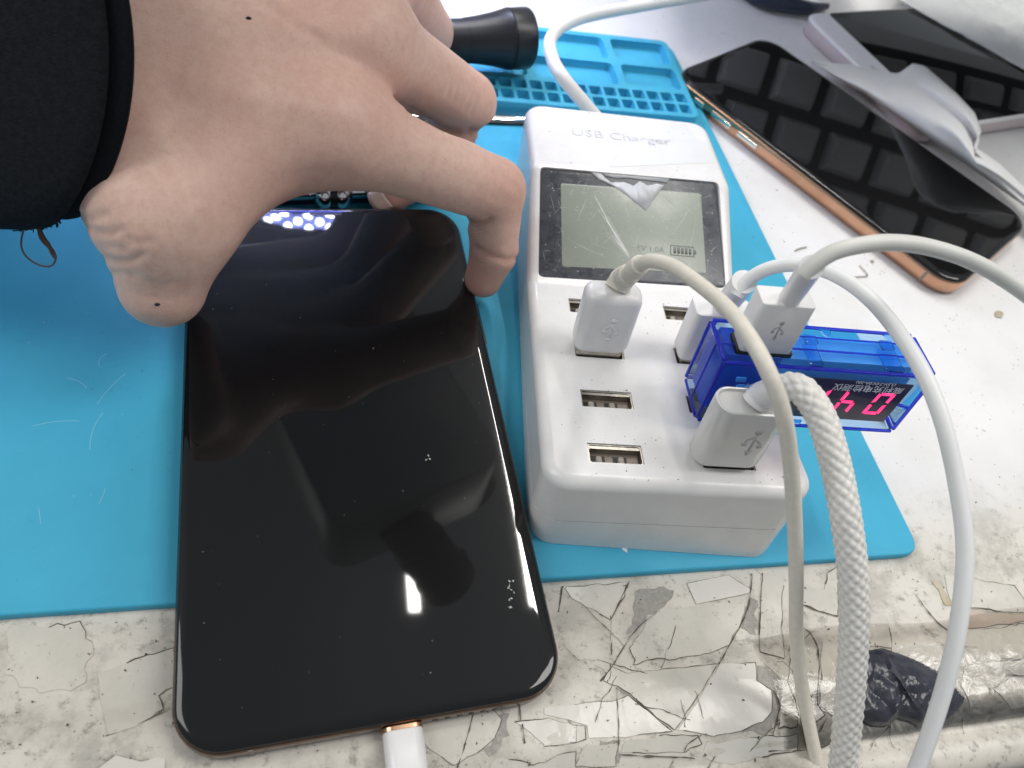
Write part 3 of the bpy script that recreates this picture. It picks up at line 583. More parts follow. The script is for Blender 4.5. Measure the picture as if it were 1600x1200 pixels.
# 4 oval plug with braided cord in the nearest right port
cd = thing('usb_cable', 'white oval usb plug with thick braided cord, in the nearest right port', 'usb cable', O, CAX, UG)
g = G(); W_, D__, cx_, cy_ = 17.2, 8.4, 39.4, 9.2
lv = [rr(W_ - 2 * i, D__ - 2 * i, 3.9 - i, z, cx_, cy_, 10) for z, i in ((28.0, 1.0), (28.4, .4), (29.2, 0), (47.2, 0), (47.8, .15), (48.0, .55), (47.9, .75), (47.0, .8), (46.9, 1.6))]; g.loft(lv); obj('plug', g, M('oval_plug_plastic', (.66, .655, .64), .24, .15), cd, ang=40)
obj('plug_shell', G().rbox(12, 4.5, 19, 28.4, .4, .2, 41.2, 9.2), STEEL, cd)
emblem(cd, GREYINK, V(41.9, 5.0, 38.6), TRI, 9.0, .04)
c0 = V(40.6, 9.6, 46.6)
Ps = spline([c0, c0 + V(.9, .3, 2.6), toch(dp(1216, 610, 161)), toch(dp(1236, 604, 157))], .5); obj('strain_relief', G().tube(Ps, np.linspace(3.5, 2.6, len(Ps)), 20), WHITE_PL, cd, ang=50)
pts = [toch(dp(*q)) for q in ((1218, 609, 161), (1236, 604, 157), (1258, 614, 154), (1284, 655, 152), (1304, 720, 151), (1320, 800, 151), (1331, 880, 153), (1335, 960, 156), (1331, 1050, 160), (1324, 1130, 164), (1316, 1210, 168), (1308, 1300, 172))]
def braid(a, s):
    n_, p = 4, 5.0; u = (n_ * a + 2 * np.pi * s / p) / np.pi; w = (n_ * a - 2 * np.pi * s / p) / np.pi
    par = (np.floor(u) + np.floor(w)) % 2; fu, fw = u - np.floor(u), w - np.floor(w)
    A_ = np.sin(np.pi * fu) ** .5 * (.35 + .65 * np.sin(np.pi * fw)); B_ = np.sin(np.pi * fw) ** .5 * (.35 + .65 * np.sin(np.pi * fu))
    return .86 + .16 * np.where(par < .5, A_, B_)
obj('braided_cord', G().tube(spline(pts, .28), 3.05, 60, shape=braid), BRAID, cd, ang=0)

# ------------------------------------------------------------------ blue usb tester
te = thing('usb_tester', 'translucent blue usb voltage tester with red digits, lying across the charger', 'usb tester', O, CAX)
tx0, tx1, ty0, ty1, tz0, tz1 = 33.8, 86.2, 18.2, 32.6, 29.6, 50.4; tcx, tcy = (tx0 + tx1) / 2, (ty0 + ty1) / 2
def shell(w, d, z0, z1, e): return [rr(w - 2 * e, d - 2 * e, 1.2, z0, tcx, tcy, 3), rr(w, d, 1.8, z0 + e, tcx, tcy, 3), rr(w, d, 1.8, z1 - e, tcx, tcy, 3), rr(w - 2 * e, d - 2 * e, 1.2, z1, tcx, tcy, 3)]
obj('shell', G().loft(shell(tx1 - tx0, ty1 - ty0, tz0, tz1, 1.0)), BLUECLR, te, ang=30)
g = G()                                                     # thick seams and rims of the case
for y in (ty0 + .25, ty1 - .25):
    for z in (tz0 + .3, tz1 - .3): g.rbox(tx1 - tx0 - 1.2, .9, z - .4, z + .4, .3, .2, tcx, y)
for x in (tx0 + .3, tx1 - .3):
    for y in (ty0 + .4, ty1 - .4): g.rbox(.9, .9, tz0 + .8, tz1 - .8, .3, .2, x, y)
    for z in (tz0 + .3, tz1 - .3): g.rbox(.9, ty1 - ty0 - 2, z - .4, z + .4, .3, .2, x, tcy)
g.rbox(.5, .5, tz0 + 1, tz1 - 1, .1, .1, tx0 + .02, tcy - .6)
g.rbox(tx1 - tx0 - 2, .5, tz1 - .1, tz1 + .25, .1, .1, tcx, tcy - 1.2); g.rbox(tx1 - tx0 - 20, .4, tz1 - .1, tz1 + .2, .1, .1, tcx + 8, tcy + 3.2)
obj('case_rim', g, BLUEEDGE, te, ang=30)
g = G()
for x, w in ((56.5, 3.4), (76.0, 4.6)): g.rbox(w, 7.0, tz1 - .2, tz1 + .35, .4, .15, x, tcy - 4.0 + 1); g.rbox(3.2, 3.0, tz1 - .2, tz1 + .5, .4, .15, x + 1, tcy + 2.2)
for x in (62.5, 79): g.prism([(x - 1.4, ty1 - .9), (x + 1.4, ty1 - .9), (x + 1.0, ty1 - 2.6), (x, ty1 - 3.8), (x - 1.0, ty1 - 2.6)], tz1 - .2, tz1 + .3)
for x, w in ((58, 5), (66, 3.6)): g.rbox(w, .5, tz0 + .6, tz0 + 2.6, .2, .1, x, ty0 - .05)
obj('clip_tab', g, BLUECLR, te, ang=30)
obj('backing_plate', G().rbox(33.5, 8.4, tz0 + 1.6, tz1 - 1.6, .6, .3, 66.0, tcy + .9), BLUEIN, te)
g = G(); g.rbox(13.4, 9.4, tz0 + 2.2, tz1 - 1.2, .8, .3, 42.5, tcy + .9); obj('socket_housing', g, BLUEDK, te)
g = G(); g.rbox(2.4, .8, 43.4, 44.6, .2, .1, 40.6, ty0 + 1.6); g.rbox(7, .9, 40.6, 42.2, .2, .1, 43.8, ty0 + 1.4); g.rbox(12.6, .7, tz0 + 2.6, tz0 + 6.4, .2, .1, 42.6, ty0 + 1.5); obj('inner_ledge', g, BLUEIN, te)
obj('socket', G().rbox(13.6, 6.4, 49.0, 50.7, .4, .2, 44.6, 25.1), DARKPORT, te)
obj('plug_shell', G().rbox(12, 4.5, 18, 30.2, .4, .2, 41.2, 26.3), STEEL, te)
FR = (V(1, 0, 0), V(0, 0, 1), V(0, -1, 0)); FRm = np.array(FR).T
def front(name, g, mat, y, ang=0): g.xf(FRm, (0, y, 0)); return obj(name, g, mat, te, ang=ang)
front('display_panel', slab(polyround([(53.4, 33.6), (81.6, 33.4), (82.2, 47.2), (53.4, 47.4)], .3), 0, .35, .1), TESTPAN, ty0 + .28)
def segs(name, x0, on):       # seven segments a..g of an upside-down digit; italic
    g = G(); w, h, t = 4.3, 3.5, .82; sl = .13; q = lambda x, y: (x0 + x + (y - 3.5) * sl, 36.1 + y * 1.12)
    S_ = {'a': [(.5, 7), (w - .5, 7), (w - .9, 7 - t), (.9, 7 - t)], 'd': [(.5, 0), (w - .5, 0), (w - .9, t), (.9, t)], 'g': [(.6, 3.5), (.9, 3.5 + t / 2), (w - .9, 3.5 + t / 2), (w - .6, 3.5), (w - .9, 3.5 - t / 2), (.9, 3.5 - t / 2)],
          'f': [(0, 6.8), (0, 3.8), (t, 4.1), (t, 6.3)], 'b': [(w, 6.8), (w, 3.8), (w - t, 4.1), (w - t, 6.3)], 'e': [(0, .2), (0, 3.2), (t, 2.9), (t, .7)], 'c': [(w, .2), (w, 3.2), (w - t, 2.9), (w - t, .7)]}
    for s_ in on: g.prism([q(*p) for p in S_[s_]], 0, .05)
    front(name, g, REDLED, ty0 - .06)
segs('digit', 74.7, 'abcdef'); segs('digit', 66.5, 'fgec'); segs('digit', 58.3, 'fbegdc')
g = text_mesh('威利充电检测仪', 2.55, .012); g.xf(np.diag([-1, -1, 1]), (71.5, 45.15, 0)); front('lettering', g, WINK, ty0 - .12)
g = text_mesh('(3.5V-7.0V,0A-3A)', 1.35, .012); g.xf(np.diag([-1, -1, 1]), (72.5, 47.0, 0)); front('lettering', g, WINK, ty0 - .12)
g = text_mesh('OUT', 1.8, .012); g.xf(np.diag([-1, -1, 1]), (43.4, 43.6, 0)); front('lettering', g, WINK, ty0 - .12)

# ------------------------------------------------------------------ power cord at the back of the charger
pc = thing('power_cord', 'thick white power cord leaving the back of the charger over the blue tray', 'cable', at(900, 165, 20))
o0 = at(900, 165, 20)
wp = [dp(*q) - o0 for q in ((880, 122, 259), (862, 88, 270), (860, 62, 279), (878, 42, 287), (915, 26, 295), (985, 12, 306), (1080, -4, 318), (1200, -24, 330))]
wp = [cw(25.5, 139, 33) - o0, cw(24.5, 147, 35) - o0] + wp
cord(wp, 2.35, CABLE_WHITE, pc, n=20)

# ------------------------------------------------------------------ phones
def phone(name, label, W, H, T, org, ax, frame_mat, r=11.5, bez=3.6, notch=True, zlift=0):
    t = thing(name, label, 'smartphone', org, ax); cx_, cy_ = W / 2, H / 2
    lv = []
    for z, i in ((0, 2.2), (.35, 1.2), (1.2, .35), (2.6, 0), (T - 2.4, 0), (T - 1.5, .12), (T - 1.2, .35)): lv.append(rr(W - 2 * i, H - 2 * i, r - i, z, cx_, cy_, 12))
    obj('frame', G().loft(lv), frame_mat, t, ang=50)
    lv = []
    for z, i in ((T - 1.5, .55), (T - 1.0, .42), (T - .65, .6), (T - .32, 1.0), (T - .12, 1.6), (T - .02, 2.4), (T, 3.2)): lv.append(rr(W - 2 * i, H - 2 * i, r - i, z, cx_, cy_, 14))
    obj('screen_glass', G().loft(lv), GLASS, t, ang=0)
    return t
p1o = at(277, 1168, 10.3); p1o[2] = 2.62
th1 = 0.0600; ax1 = (V(math.cos(th1), math.sin(th1), 0), V(-math.sin(th1), math.cos(th1), 0), V(0, 0, 1))
W1, H1, T1 = 80.0, 150.4, 7.7; p1o = p1o - ax1[0] * 1.5 - ax1[1] * 2.6
ph = phone('smartphone', 'black screened phone held by the hand, lying flat on the blue mat', W1, H1, T1, p1o, ax1, DARKGOLD, r=10.2)
g = G().loft([rr(9.5, 1.1, .5, T1 - .01, W1 / 2 - 1, H1 - 3.6, 6), rr(9.5, 1.1, .5, T1 + .03, W1 / 2 - 1, H1 - 3.6, 6)]); obj('earpiece', g, DARKPORT, ph)
g = G()
for k in range(6): g.lathe([(0, -.3), (.62, -.3), (.62, .12), (0, .12)], 10, V(0, -1, 0), V(W1 / 2 + 11 + k * 2.6, 0.02, 3.6))
obj('speaker_hole', g, BLACKPL, ph)
for x in (14.5,):
    obj('antenna_line', G().rbox(1.0, .3, .9, T1 - 1.6, .1, .05, x, .02), ANT, ph)
obj('antenna_line', G().rbox(.3, 1.0, 1.2, T1 - 1.8, .1, .05, -.02, 22), ANT, ph); obj('antenna_line', G().rbox(.3, 1.0, 1.2, T1 - 1.8, .1, .05, W1 + .02, 22), ANT, ph)
obj('side_button', G().rbox(.9, 15, 2.6, 5.2, .4, .2, W1 + .1, H1 - 46), DARKGOLD, ph)
g = G()                                                       # dust and smears on the glass
specks = g
for i in range(46): fleck(rng.uniform(4, W1 - 4), rng.uniform(4, H1 - 5), T1 + .005, abs(rng.normal()) * .05 + .05)
for (x, y) in ((71.5, 25), (58, 60), (71.8, 24), (71.2, 21.4)):
    for k in range(4): fleck(x + rng.normal() * .5, y + rng.normal() * .8, T1 + .005, .35)
tag(obj('dust', g, SCRATCH, ph, ang=0), kind='stuff')

p2tl, p2bl, p2tr = at(1052, 112, 8.2), at(1497, 452, 8.2), at(1195, 55, 8.2)
yx = nz((p2tl - p2bl) * V(1, 1, 0)); ax2 = (V(yx[1], -yx[0], 0), yx, V(0, 0, 1)); o2 = p2bl.copy(); o2[2] = .1
W2, H2, T2 = 70.4, 143.2, 8.0
p2 = phone('smartphone', 'rose gold edged phone with dark screen lying on the white bench', W2, H2, T2, o2, ax2, GOLDF, r=11)
for y, l, w in ((H2 - 17.5, 5.5, .7), (H2 - 30, 10.5, .8), (H2 - 44.5, 10.5, .8)):
    obj('side_button', G().rbox(1.2, l, 2.9, 5.1, .5, .25, -.12, y), BUTTON, p2)
obj('antenna_line', G().rbox(.3, 1.0, 1.2, T2 - 1.8, .1, .05, -.02, H2 - 10.5), ANT, p2); obj('antenna_line', G().rbox(.3, 1.0, 1.2, T2 - 1.8, .1, .05, -.02, 12), ANT, p2)
obj('earpiece', G().loft([rr(9.5, 1.1, .5, T2 - .01, W2 / 2, H2 - 3.8, 6), rr(9.5, 1.1, .5, T2 + .03, W2 / 2, H2 - 3.8, 6)]), DARKPORT, p2)

# lightning plug and its lead at the bottom of the near phone
c1 = p1o + ax1[0] * 44.0 + V(0, 0, 3.9)
lc_ = thing('charging_cable', 'white charging lead plugged into the bottom of the held phone', 'charging cable', c1, ax1)
def yl(w, d, r, y): q = rr(w, d, r, 0, 0, 0, 8); return np.stack([q[:, 0], np.full(len(q), y), q[:, 1]], 1)
obj('connector', G().loft([yl(6.6, 1.6, .7, 2), yl(6.6, 1.6, .7, -.9)]), CHROME, lc_)
obj('collar', G().loft([yl(8.0, 4.4, 2.0, -.05), yl(8.4, 4.8, 2.2, -.25), yl(8.4, 4.8, 2.2, -1.0)]), M('collar_reflection', (.62, .38, .24), .3, 1), lc_)  # thin metal ring; its copper colour imitates an orange reflection band
obj('plug', G().loft([yl(7.8, 4.4, 2.0, -.9), yl(8.3, 4.8, 2.3, -1.3), yl(8.3, 4.8, 2.3, -14), yl(7.6, 4.5, 2.2, -15)]), WHITE_PL, lc_, ang=50)
cord([V(0, -14, 0), V(0.2, -19, -.3), V(.6, -26, -2.0), V(1.5, -40, -14)], 1.7, CABLE_WHITE, lc_)

# ------------------------------------------------------------------ things behind: tablet, cloth, bag, torch, clamp, ruler, scraps
eY = nz(V(-.27, .96, 0)); eX = V(eY[1], -eY[0], 0)
tb = thing('tablet', 'white and pink bodied tablet with black screen in the far right corner', 'tablet', V(233.6, 338, .1) - eY * 92, (eX, eY, V(0, 0, 1)))
g = G(); lv = []
for z, i in ((0, 2.5), (.5, 1.2), (2, .2), (4, 0), (7.2, .2)): lv.append(rr(150 - 2 * i, 92 - 2 * i, 8 - i, z, 75, 46, 8))
obj('case', g.loft(lv), TABSIDE, tb, ang=50)
obj('front_plate', G().loft([rr(150 - 2 * i, 92 - 2 * i, 7.5 - i, z, 75, 46, 8) for z, i in ((7.1, .3), (7.9, .4), (8.4, 1.0), (8.5, 1.6))]), TABW, tb, ang=50)
obj('screen', G().rbox(140, 88.6, 8.3, 8.62, 2, .1, 75 + 10, 46), GLASS, tb)
g = text_mesh('HUAWEI', 3.0, .02); g.xf(np.array([[0, 1, 0], [-1, 0, 0], [0, 0, 1.]]), (7.6, 92 - 50, 8.52)); obj('lettering', g, GREYINK, tb, ang=0)

lo = [(1268, 98), (1300, 118), (1350, 146), (1400, 180), (1450, 215), (1500, 251), (1550, 287), (1600, 322), (1660, 364)]
hi = [(1272, 96), (1318, 100), (1368, 108), (1398, 114), (1424, 97), (1478, 132), (1528, 182), (1560, 250), (1640, 335)]
hi = [(1272, 96), (1330, 101), (1385, 111), (1405, 113), (1427, 97), (1446, 102), (1496, 146), (1524, 176), (1534, 205), (1522, 228), (1560, 254), (1600, 292), (1660, 350)]
def resamp(P, n):
    P = np.array(P, float); l = np.r_[0, np.cumsum(np.linalg.norm(np.diff(P, axis=0), axis=1))]; q = np.linspace(0, l[-1], n); return np.stack([np.interp(q, l, P[:, 0]), np.interp(q, l, P[:, 1])], 1)
ns, ntt = 90, 44; LOp, HIp = resamp(lo, ns), resamp(hi, ns); vs_ = []
for i in range(ns):
    s = i / (ns - 1)
    for j in range(ntt):
        t = j / (ntt - 1); uv = LOp[i] * (1 - t) + HIp[i] * t
        amp = math.exp(-((s - .56) / .28)**2)
        amp = math.exp(-((s - .57) / .24)**2); rim_ = max(0., 1 - (2 * t - 1)**4) ** .5
        z = 6.5 + (3.0 + 10 * amp) * rim_; g_ = lambda c_, w_: math.exp(-(c_ / w_)**2)
        z += amp * rim_ * (3.0 * g_(t - .40 - .8 * (s - .50), .16) - 3.2 * g_(t - .66 - .3 * (s - .55), .11) + 2.6 * g_(t - .80 + 1.0 * (s - .62), .12))
        z -= 4.5 * g_(math.hypot((s - .61) / .055, (t - .60) / .15), 1.0) * rim_
        z += rim_ * (.9 * math.sin(8 * s + 5 * t) * g_(s - .4, .3) + .5 * math.sin(15 * s - 6 * t) + .25 * math.sin(31 * s + 8 * t))
        vs_.append(at(uv[0], uv[1], z))
fs_ = [(i * ntt + j, (i + 1) * ntt + j, (i + 1) * ntt + j + 1, i * ntt + j + 1) for i in range(ns - 1) for j in range(ntt - 1)]
cl = obj('cleaning_cloth', G().add(vs_, fs_), CLOTHM, ang=0); md = cl.modifiers.new('s', 'SOLIDIFY'); md.thickness = .0006; md.offset = -1
tag(cl, 'crumpled white cleaning cloth between the rose gold phone and the tablet', 'cloth')

nb = 70; vs_ = []; f1, f2, f3 = nmix(.12, 2), nmix(.3, 3), nmix(.55, 4)
for i in range(nb):
    for j in range(nb):
        s, t = i / (nb - 1), j / (nb - 1); u = 1406 + s * 290 + t * 60; v = -8 + s * 160 - t * 190; p = at(u, v, 12.)
        vs_.append(p + V(0, 0, (1.2 + 2.5 * f1(p[0], p[1]) + 3.0 * abs(f2(p[0], p[1])) + 1.4 * abs(f3(p[0], p[1]))) * min(1, .12 + t * 4) - 2.5 * (1 - min(1, t * 8))))
fs_ = [(i * nb + j, (i + 1) * nb + j, (i + 1) * nb + j + 1, i * nb + j + 1) for i in range(nb - 1) for j in range(nb - 1)]
bgo = obj('plastic_bag', G().add(vs_, fs_), BAGM, ang=0); md = bgo.modifiers.new('s', 'SOLIDIFY'); md.thickness = .0002
tag(bgo, 'crumpled translucent grey plastic bag covering the far end of the tablet', 'plastic bag')

P0, P1 = at(650, 66, 19), at(824, 60, 19); Lx = np.linalg.norm(P1 - P0); axx = nz(P1 - P0)
tc_ = thing('flashlight', 'small black flashlight with flared head on the blue tray beside the knuckles', 'flashlight', P0)
obj('barrel', G().lathe([(0, -45), (7.0, -45), (7.6, -44), (7.6, Lx - 27), (7.9, Lx - 25.5)], 36, axx), BLACKPL, tc_, ang=50)
obj('head', G().lathe([(7.9, Lx - 26), (8.4, Lx - 21), (9.4, Lx - 15), (10.6, Lx - 10), (10.9, Lx - 9.3), (10.7, Lx - 9.1), (10.7, Lx - 8.8), (11.0, Lx - 8.6), (11.1, Lx - 1.0), (10.8, Lx - .3), (10.2, Lx), (8.5, Lx), (8.2, Lx - 2), (0, Lx - 2)], 40, axx), BLACKPL, tc_, ang=50)
q0, q1 = at(690, 84, 11) - P0, at(742, 78, 13) - P0
obj('clip', G().lathe([(0, -20), (6.5, -20), (7.0, -18), (7.4, 4), (6.8, np.linalg.norm(q1 - q0) - 4), (5.6, np.linalg.norm(q1 - q0) - 3.5), (0, np.linalg.norm(q1 - q0) - 3.4)], 30, nz(q1 - q0), q0), BLACKPL, tc_, ang=50)

cl0 = at(500, 312, 4); ca_x = nz((at(640, 310, 4) - at(370, 318, 4)) * V(1, 1, 0)); cax_ = (ca_x, V(-ca_x[1], ca_x[0], 0), V(0, 0, 1))
fx = thing('board_clamp', 'navy bar clamp with chrome knob and rod behind the held phone', 'clamp', V(cl0[0], cl0[1], 2.65), cax_)
obj('bar', G().rbox(95, 9, 0, 5.2, 1.2, .6, 0, 3.5), DARKBLUE, fx)
g = G()
for k in range(9): g.lathe([(.55, 5.15), (.8, 5.15), (.8, 5.27), (.55, 5.27)], 10, V(0, 0, 1), V(-26 + k * 3 + (k // 3) * 2.2, 1.4, 0))
obj('embossed_marks', g, BLACKPL, fx)
kc = toloc = None
def loc(o_, ax_, p): return np.array(ax_) @ (np.asarray(p) - o_)
fo = V(cl0[0], cl0[1], 2.65); kb_ = loc(fo, cax_, at(522, 302, 7.6))
g = G(); g.ball(kb_ + V(2.2, 0, 0), 4.9, 20, 12, (.75, 1, 1)); g.ball(kb_ + V(-3.2, 0, 0), 4.9, 20, 12, (.75, 1, 1)); obj('knob', g, CHROME, fx, ang=60)
obj('hub', G().lathe([(0, -1.2), (4.4, -1.2), (4.4, 1.2), (0, 1.2)], 24, V(1, 0, 0), kb_ + V(-.5, 0, 0)), BLACKPL, fx)
obj('rod', G().lathe([(0, -24), (2.6, -24), (2.6, 34), (0, 34)], 24, V(1, 0, 0), kb_ + V(1, 1, 0)), CHROME, fx, ang=50)
obj('foot', G().rbox(8, 8, 0, kb_[2] - 2, 1.5, .5, kb_[0], kb_[1] + 1), DARKBLUE, fx)

r0, r1 = at(690, 182, 3.4), at(860, 189, 3.4); rx = nz((r1 - r0) * V(1, 1, 0))
ru = thing('steel_ruler', 'thin shiny steel strip lying between the blue tray and the charger', 'ruler', V(*r0[:2], 2.7), (rx, V(-rx[1], rx[0], 0), V(0, 0, 1)))
obj('blade', G().rbox(np.linalg.norm(r1 - r0) + 30, 5.5, 0, 1.6, .5, .3, 15, 1.2), CHROME, ru); obj('dark_edge', G().rbox(np.linalg.norm(r1 - r0) + 30, 1.0, 0, 1.1, .2, .2, 15, -2.2), DARKPORT, ru)

def wire(name, pix, r, mat, label, cat, z=.4):
    P = np.array([at(u, v, z) for u, v in pix]); o = P.mean(0); o[2] = 0
    t_ = obj(name, G().tube(spline(P, .4) - o, r, 8), mat, ang=60); t_.location = o * MM; return tag(t_, label, cat)
wire('bent_staple', [(1332, 433), (1345, 432), (1355, 431), (1352, 424), (1343, 414)], .22, STEEL, 'tiny bent grey staple on the white bench right of the cords', 'staple')
wire('metal_sliver', [(1242, 392), (1250, 388), (1260, 386)], .28, STEEL, 'small grey metal sliver on the bench by the blue mat edge', 'metal sliver')
def chip(name, u, v, w, d, ang_, mat, label, cat, z=0., h=.5):
    p = at(u, v, z); k = 11; a = np.linspace(0, 6.283, k, endpoint=False); r = 1 + rng.normal(size=k) * .12
    q = np.stack([np.cos(a) * w * r / 2, np.sin(a) * d * r / 2], 1); c, s = math.cos(ang_), math.sin(ang_)
    o = obj(name, slab(q @ np.array([[c, s], [-s, c]]), 0, h, .15), mat); o.location = p * MM; return tag(o, label, cat)
chip('wax_chip', 1560, 492, 4.4, 3.0, .3, TAPEYEL, 'small yellowish chip lying alone on the bench at the far right', 'chip')
chip('grit_chip', 1362, 409, 1.9, 1.5, .3, GRIME2, 'tiny brown grit chip on the bench just above the bent staple', 'chip')
chip('paper_flake', 975, 857, 1.0, 2.4, .5, PAPER, 'small white paper flake on the mat in front of the charger', 'flake', 2.62, .15)

dk = at(1250, 5, 6); o_ = V(dk[0], dk[1], 0)
pu = [at(1150, -34, 7), at(1185, -8, 6), at(1215, 3, 5.5), at(1245, 10, 4.5), at(1268, 13, 3.5), at(1292, 10, 2.5)]
t_ = obj('black_strap', G().tube(spline(np.array(pu) - o_, 1.5), np.interp(np.linspace(0, 1, len(spline(np.array(pu), 1.5))), [0, .35, .7, 1], [5.5, 5, 3.4, 1.6]), 16), DARKBLUE, ang=60); t_.location = o_ * MM
tag(t_, 'dark glossy strap tapering towards the tablet at the top edge', 'strap')
cu = at(1296, -12, 0); t_ = obj('clear_cup', G().lathe([(0, .4), (10, .4), (12.5, 1.6), (13.4, 5), (14, 26), (13, 26), (12.2, 6), (10, 3), (0, 2.6)], 36), CLEARCUP, ang=50); t_.location = V(cu[0], cu[1] + 6, 0) * MM
tag(t_, 'frosted clear cup at the top edge behind the tablet', 'cup')

# black tape lump wrapped round the front rim
g = G(); nu, nv = 70, 40; f1, f2, f3 = nmix(.5, 5), nmix(1.1, 6), nmix(2.0, 8)
ol = [(1338, 1050), (1345, 1018), (1378, 1012), (1405, 1022), (1440, 1036), (1466, 1052), (1492, 1074), (1509, 1092), (1500, 1110), (1478, 1132), (1462, 1128), (1440, 1138), (1424, 1128), (1400, 1122), (1385, 1136), (1360, 1134), (1340, 1122)]
OL = resamp(ol + ol[:1], nu + 1)[:-1]; ce = V(1415, 1082)
vs_ = []
for i in range(nu):
    for j in range(nv):
        t = (j + 1) / nv; uv = ce[:2] + (OL[i] - ce[:2]) * t; p = at(uv[0], uv[1], 2.5); z = prof(p[1]) + .7 + 2.0 * (1 - t**3)
        z += (1.1 * abs(f1(p[0], p[1])) + .5 * abs(f2(p[0], p[1])) + .18 * abs(f3(p[0] * 1.3, p[1]))) * (1 - t**6) * 1.3 + .9 * math.exp(-((p[0] - at(1412, 1082, 2)[0] + .25 * (p[1] - 30)) / .5)**2) * (1 - t**3)
        vs_.append(at(uv[0], uv[1], z) if t < 1 else V(p[0], p[1], prof(p[1]) - .3))
vs_.append(at(ce[0], ce[1], prof(at(1415, 1082, 2)[1]) + 5)); c0 = nu * nv
fs_ = [(i * nv + j, ((i + 1) % nu) * nv + j, ((i + 1) % nu) * nv + j + 1, i * nv + j + 1) for i in range(nu) for j in range(nv - 1)] + [(c0, ((i + 1) % nu) * nv, i * nv) for i in range(nu)]
tag(obj('black_tape', G().add(vs_, fs_), BLACKTAPE, ang=0), 'crumpled lump of shiny black tape on the taped bench rim', 'tape')

# ------------------------------------------------------------------ bench microscope and keyboard (seen mirrored in the two phone screens)
ms = thing('microscope', 'grey bench microscope with a white led ring, mirrored in the held phone', 'microscope', (-5, 337, 0))
obj('ring_housing', G().lathe([(24, 132), (24, 122), (26, 119), (34, 119), (34, 122.5), (50, 122.5), (50, 119), (56, 119), (58, 123), (58, 133), (54, 137), (28, 137)], 48), BLACKPL, ms, ang=40)
obj('led_plate', G().lathe([(34.2, 122.3), (34.2, 122.1), (49.8, 122.1), (49.8, 122.3)], 48), LEDPLATE, ms, ang=40)
lb = None
for rr_, nn in ((37, 20), (42, 24), (47, 28)):
    for k in range(nn):
        a = 6.283 * (k + .5 * (rr_ == 42)) / nn
        if lb is None: lb = G().ball((0, 0, 0), 2.1, 8, 5).mesh('led')
        o = obj('led', lb.copy() if k == 0 and rr_ == 37 else lb, LED, ms, ang=0) if k == 0 and rr_ == 37 else copy_child(first_led, ms)
        if k == 0 and rr_ == 37: first_led = o
        o.location = (rr_ * math.cos(a) * MM, rr_ * math.sin(a) * MM, .1215)
obj('objective', G().lathe([(0, 124), (20, 124), (23, 128), (23, 170), (30, 180), (30, 200), (0, 200)], 40), SCOPE, ms, ang=40)
hx = nz(V(40, -95, 0)); hy = V(-hx[1], hx[0], 0)
g = G(); g.rbox(180, 110, 0, 64, 16, 6, 38, 0); g.xf(np.array([hx, hy, V(0, 0, 1)]).T, (12, -40, 205)); obj('head', g, SCOPE, ms, ang=40)
for k, (ex, ey) in enumerate(((82, -112), (60, -172))):
    ad = nz(V(.55, -.35, .75)); obj('eyepiece', G().lathe([(0, -24), (15, -24), (15, 0), (17, 2), (17, 28), (19, 30), (18, 40), (10, 40), (0, 36)], 32, ad, V(ex, ey + 6, 248)), BLACKPL, ms, ang=40)
obj('arm', G().rbox(26, 180, 225, 255, 4, 2, 0, 120), BLACKPL, ms); obj('post', G().lathe([(0, 0), (60, 0), (60, 12), (16, 14), (16, 420), (0, 420)], 40, V(0, 0, 1), V(0, 215, 0)), CHROME, ms, ang=40)

kbn = nz(V(-.25, -.75, -.6)); kx = nz(np.cross(V(0, 0, 1), -kbn)); ky = np.cross(-kbn, kx) * -1
kx = nz(np.cross(kbn, V(0, 0, 1))) * -1; ky = np.cross(kbn, kx)
kb = thing('keyboard', 'black keyboard with grey keys propped up behind, mirrored in the rose gold phone', 'keyboard', (300, 330, 62), (kx, ky, kbn))
obj('case', G().rbox(290, 130, -14, -3, 5, 2, 10, 32), BLACKPL, kb); k0 = None
for j in range(4):
    for i in range(8):
        if k0 is None: k0 = obj('key', G().loft([rr(26, 24, 1.5, -3, n=3), rr(24, 22, 2, 1.5, n=3), rr(20.4, 18.8, 2, 5, n=3), rr(19.6, 18, 2, 5.2, n=3)]), KEYM, kb); k = k0
        else: k = copy_child(k0, kb)
        k.location = ((-108 + i * 32 + (j % 3) * 9) * MM, (-12 + j * 31) * MM, 0)

# ------------------------------------------------------------------ the hand: one continuous skin from a smooth distance field
J = {}
def jt(n, u, v, d): J[n] = dp(u, v, d)
jt('W1', 172, 200, 169); jt('W2', 120, 90, 169); jt('W3', 110, -20, 174); jt('W4', 110, -120, 181); jt('A1', -160, 120, 182); jt('A2', -180, 0, 184)
jt('IM', 518, 200, 181); jt('IP', 771, 297, 207); jt('ID', 772, 392, 221); jt('IT', 755, 436, 227)
jt('MM', 560, 62, 187); jt('MP', 728, 160, 232); jt('MD', 668, 262, 244); jt('MT', 612, 302, 245)
jt('RM', 585, -60, 197); jt('RP', 664, 50, 246); jt('RD', 612, 125, 262); jt('RT', 560, 165, 266)
jt('LM', 560, -190, 206); jt('LP', 610, -80, 250); jt('LD', 565, 0, 266); jt('LT', 520, 50, 272)
jt('TC', 215, 275, 169); jt('TM', 262, 352, 167); jt('TI', 254, 446, 173); jt('TT', 282, 458, 195)
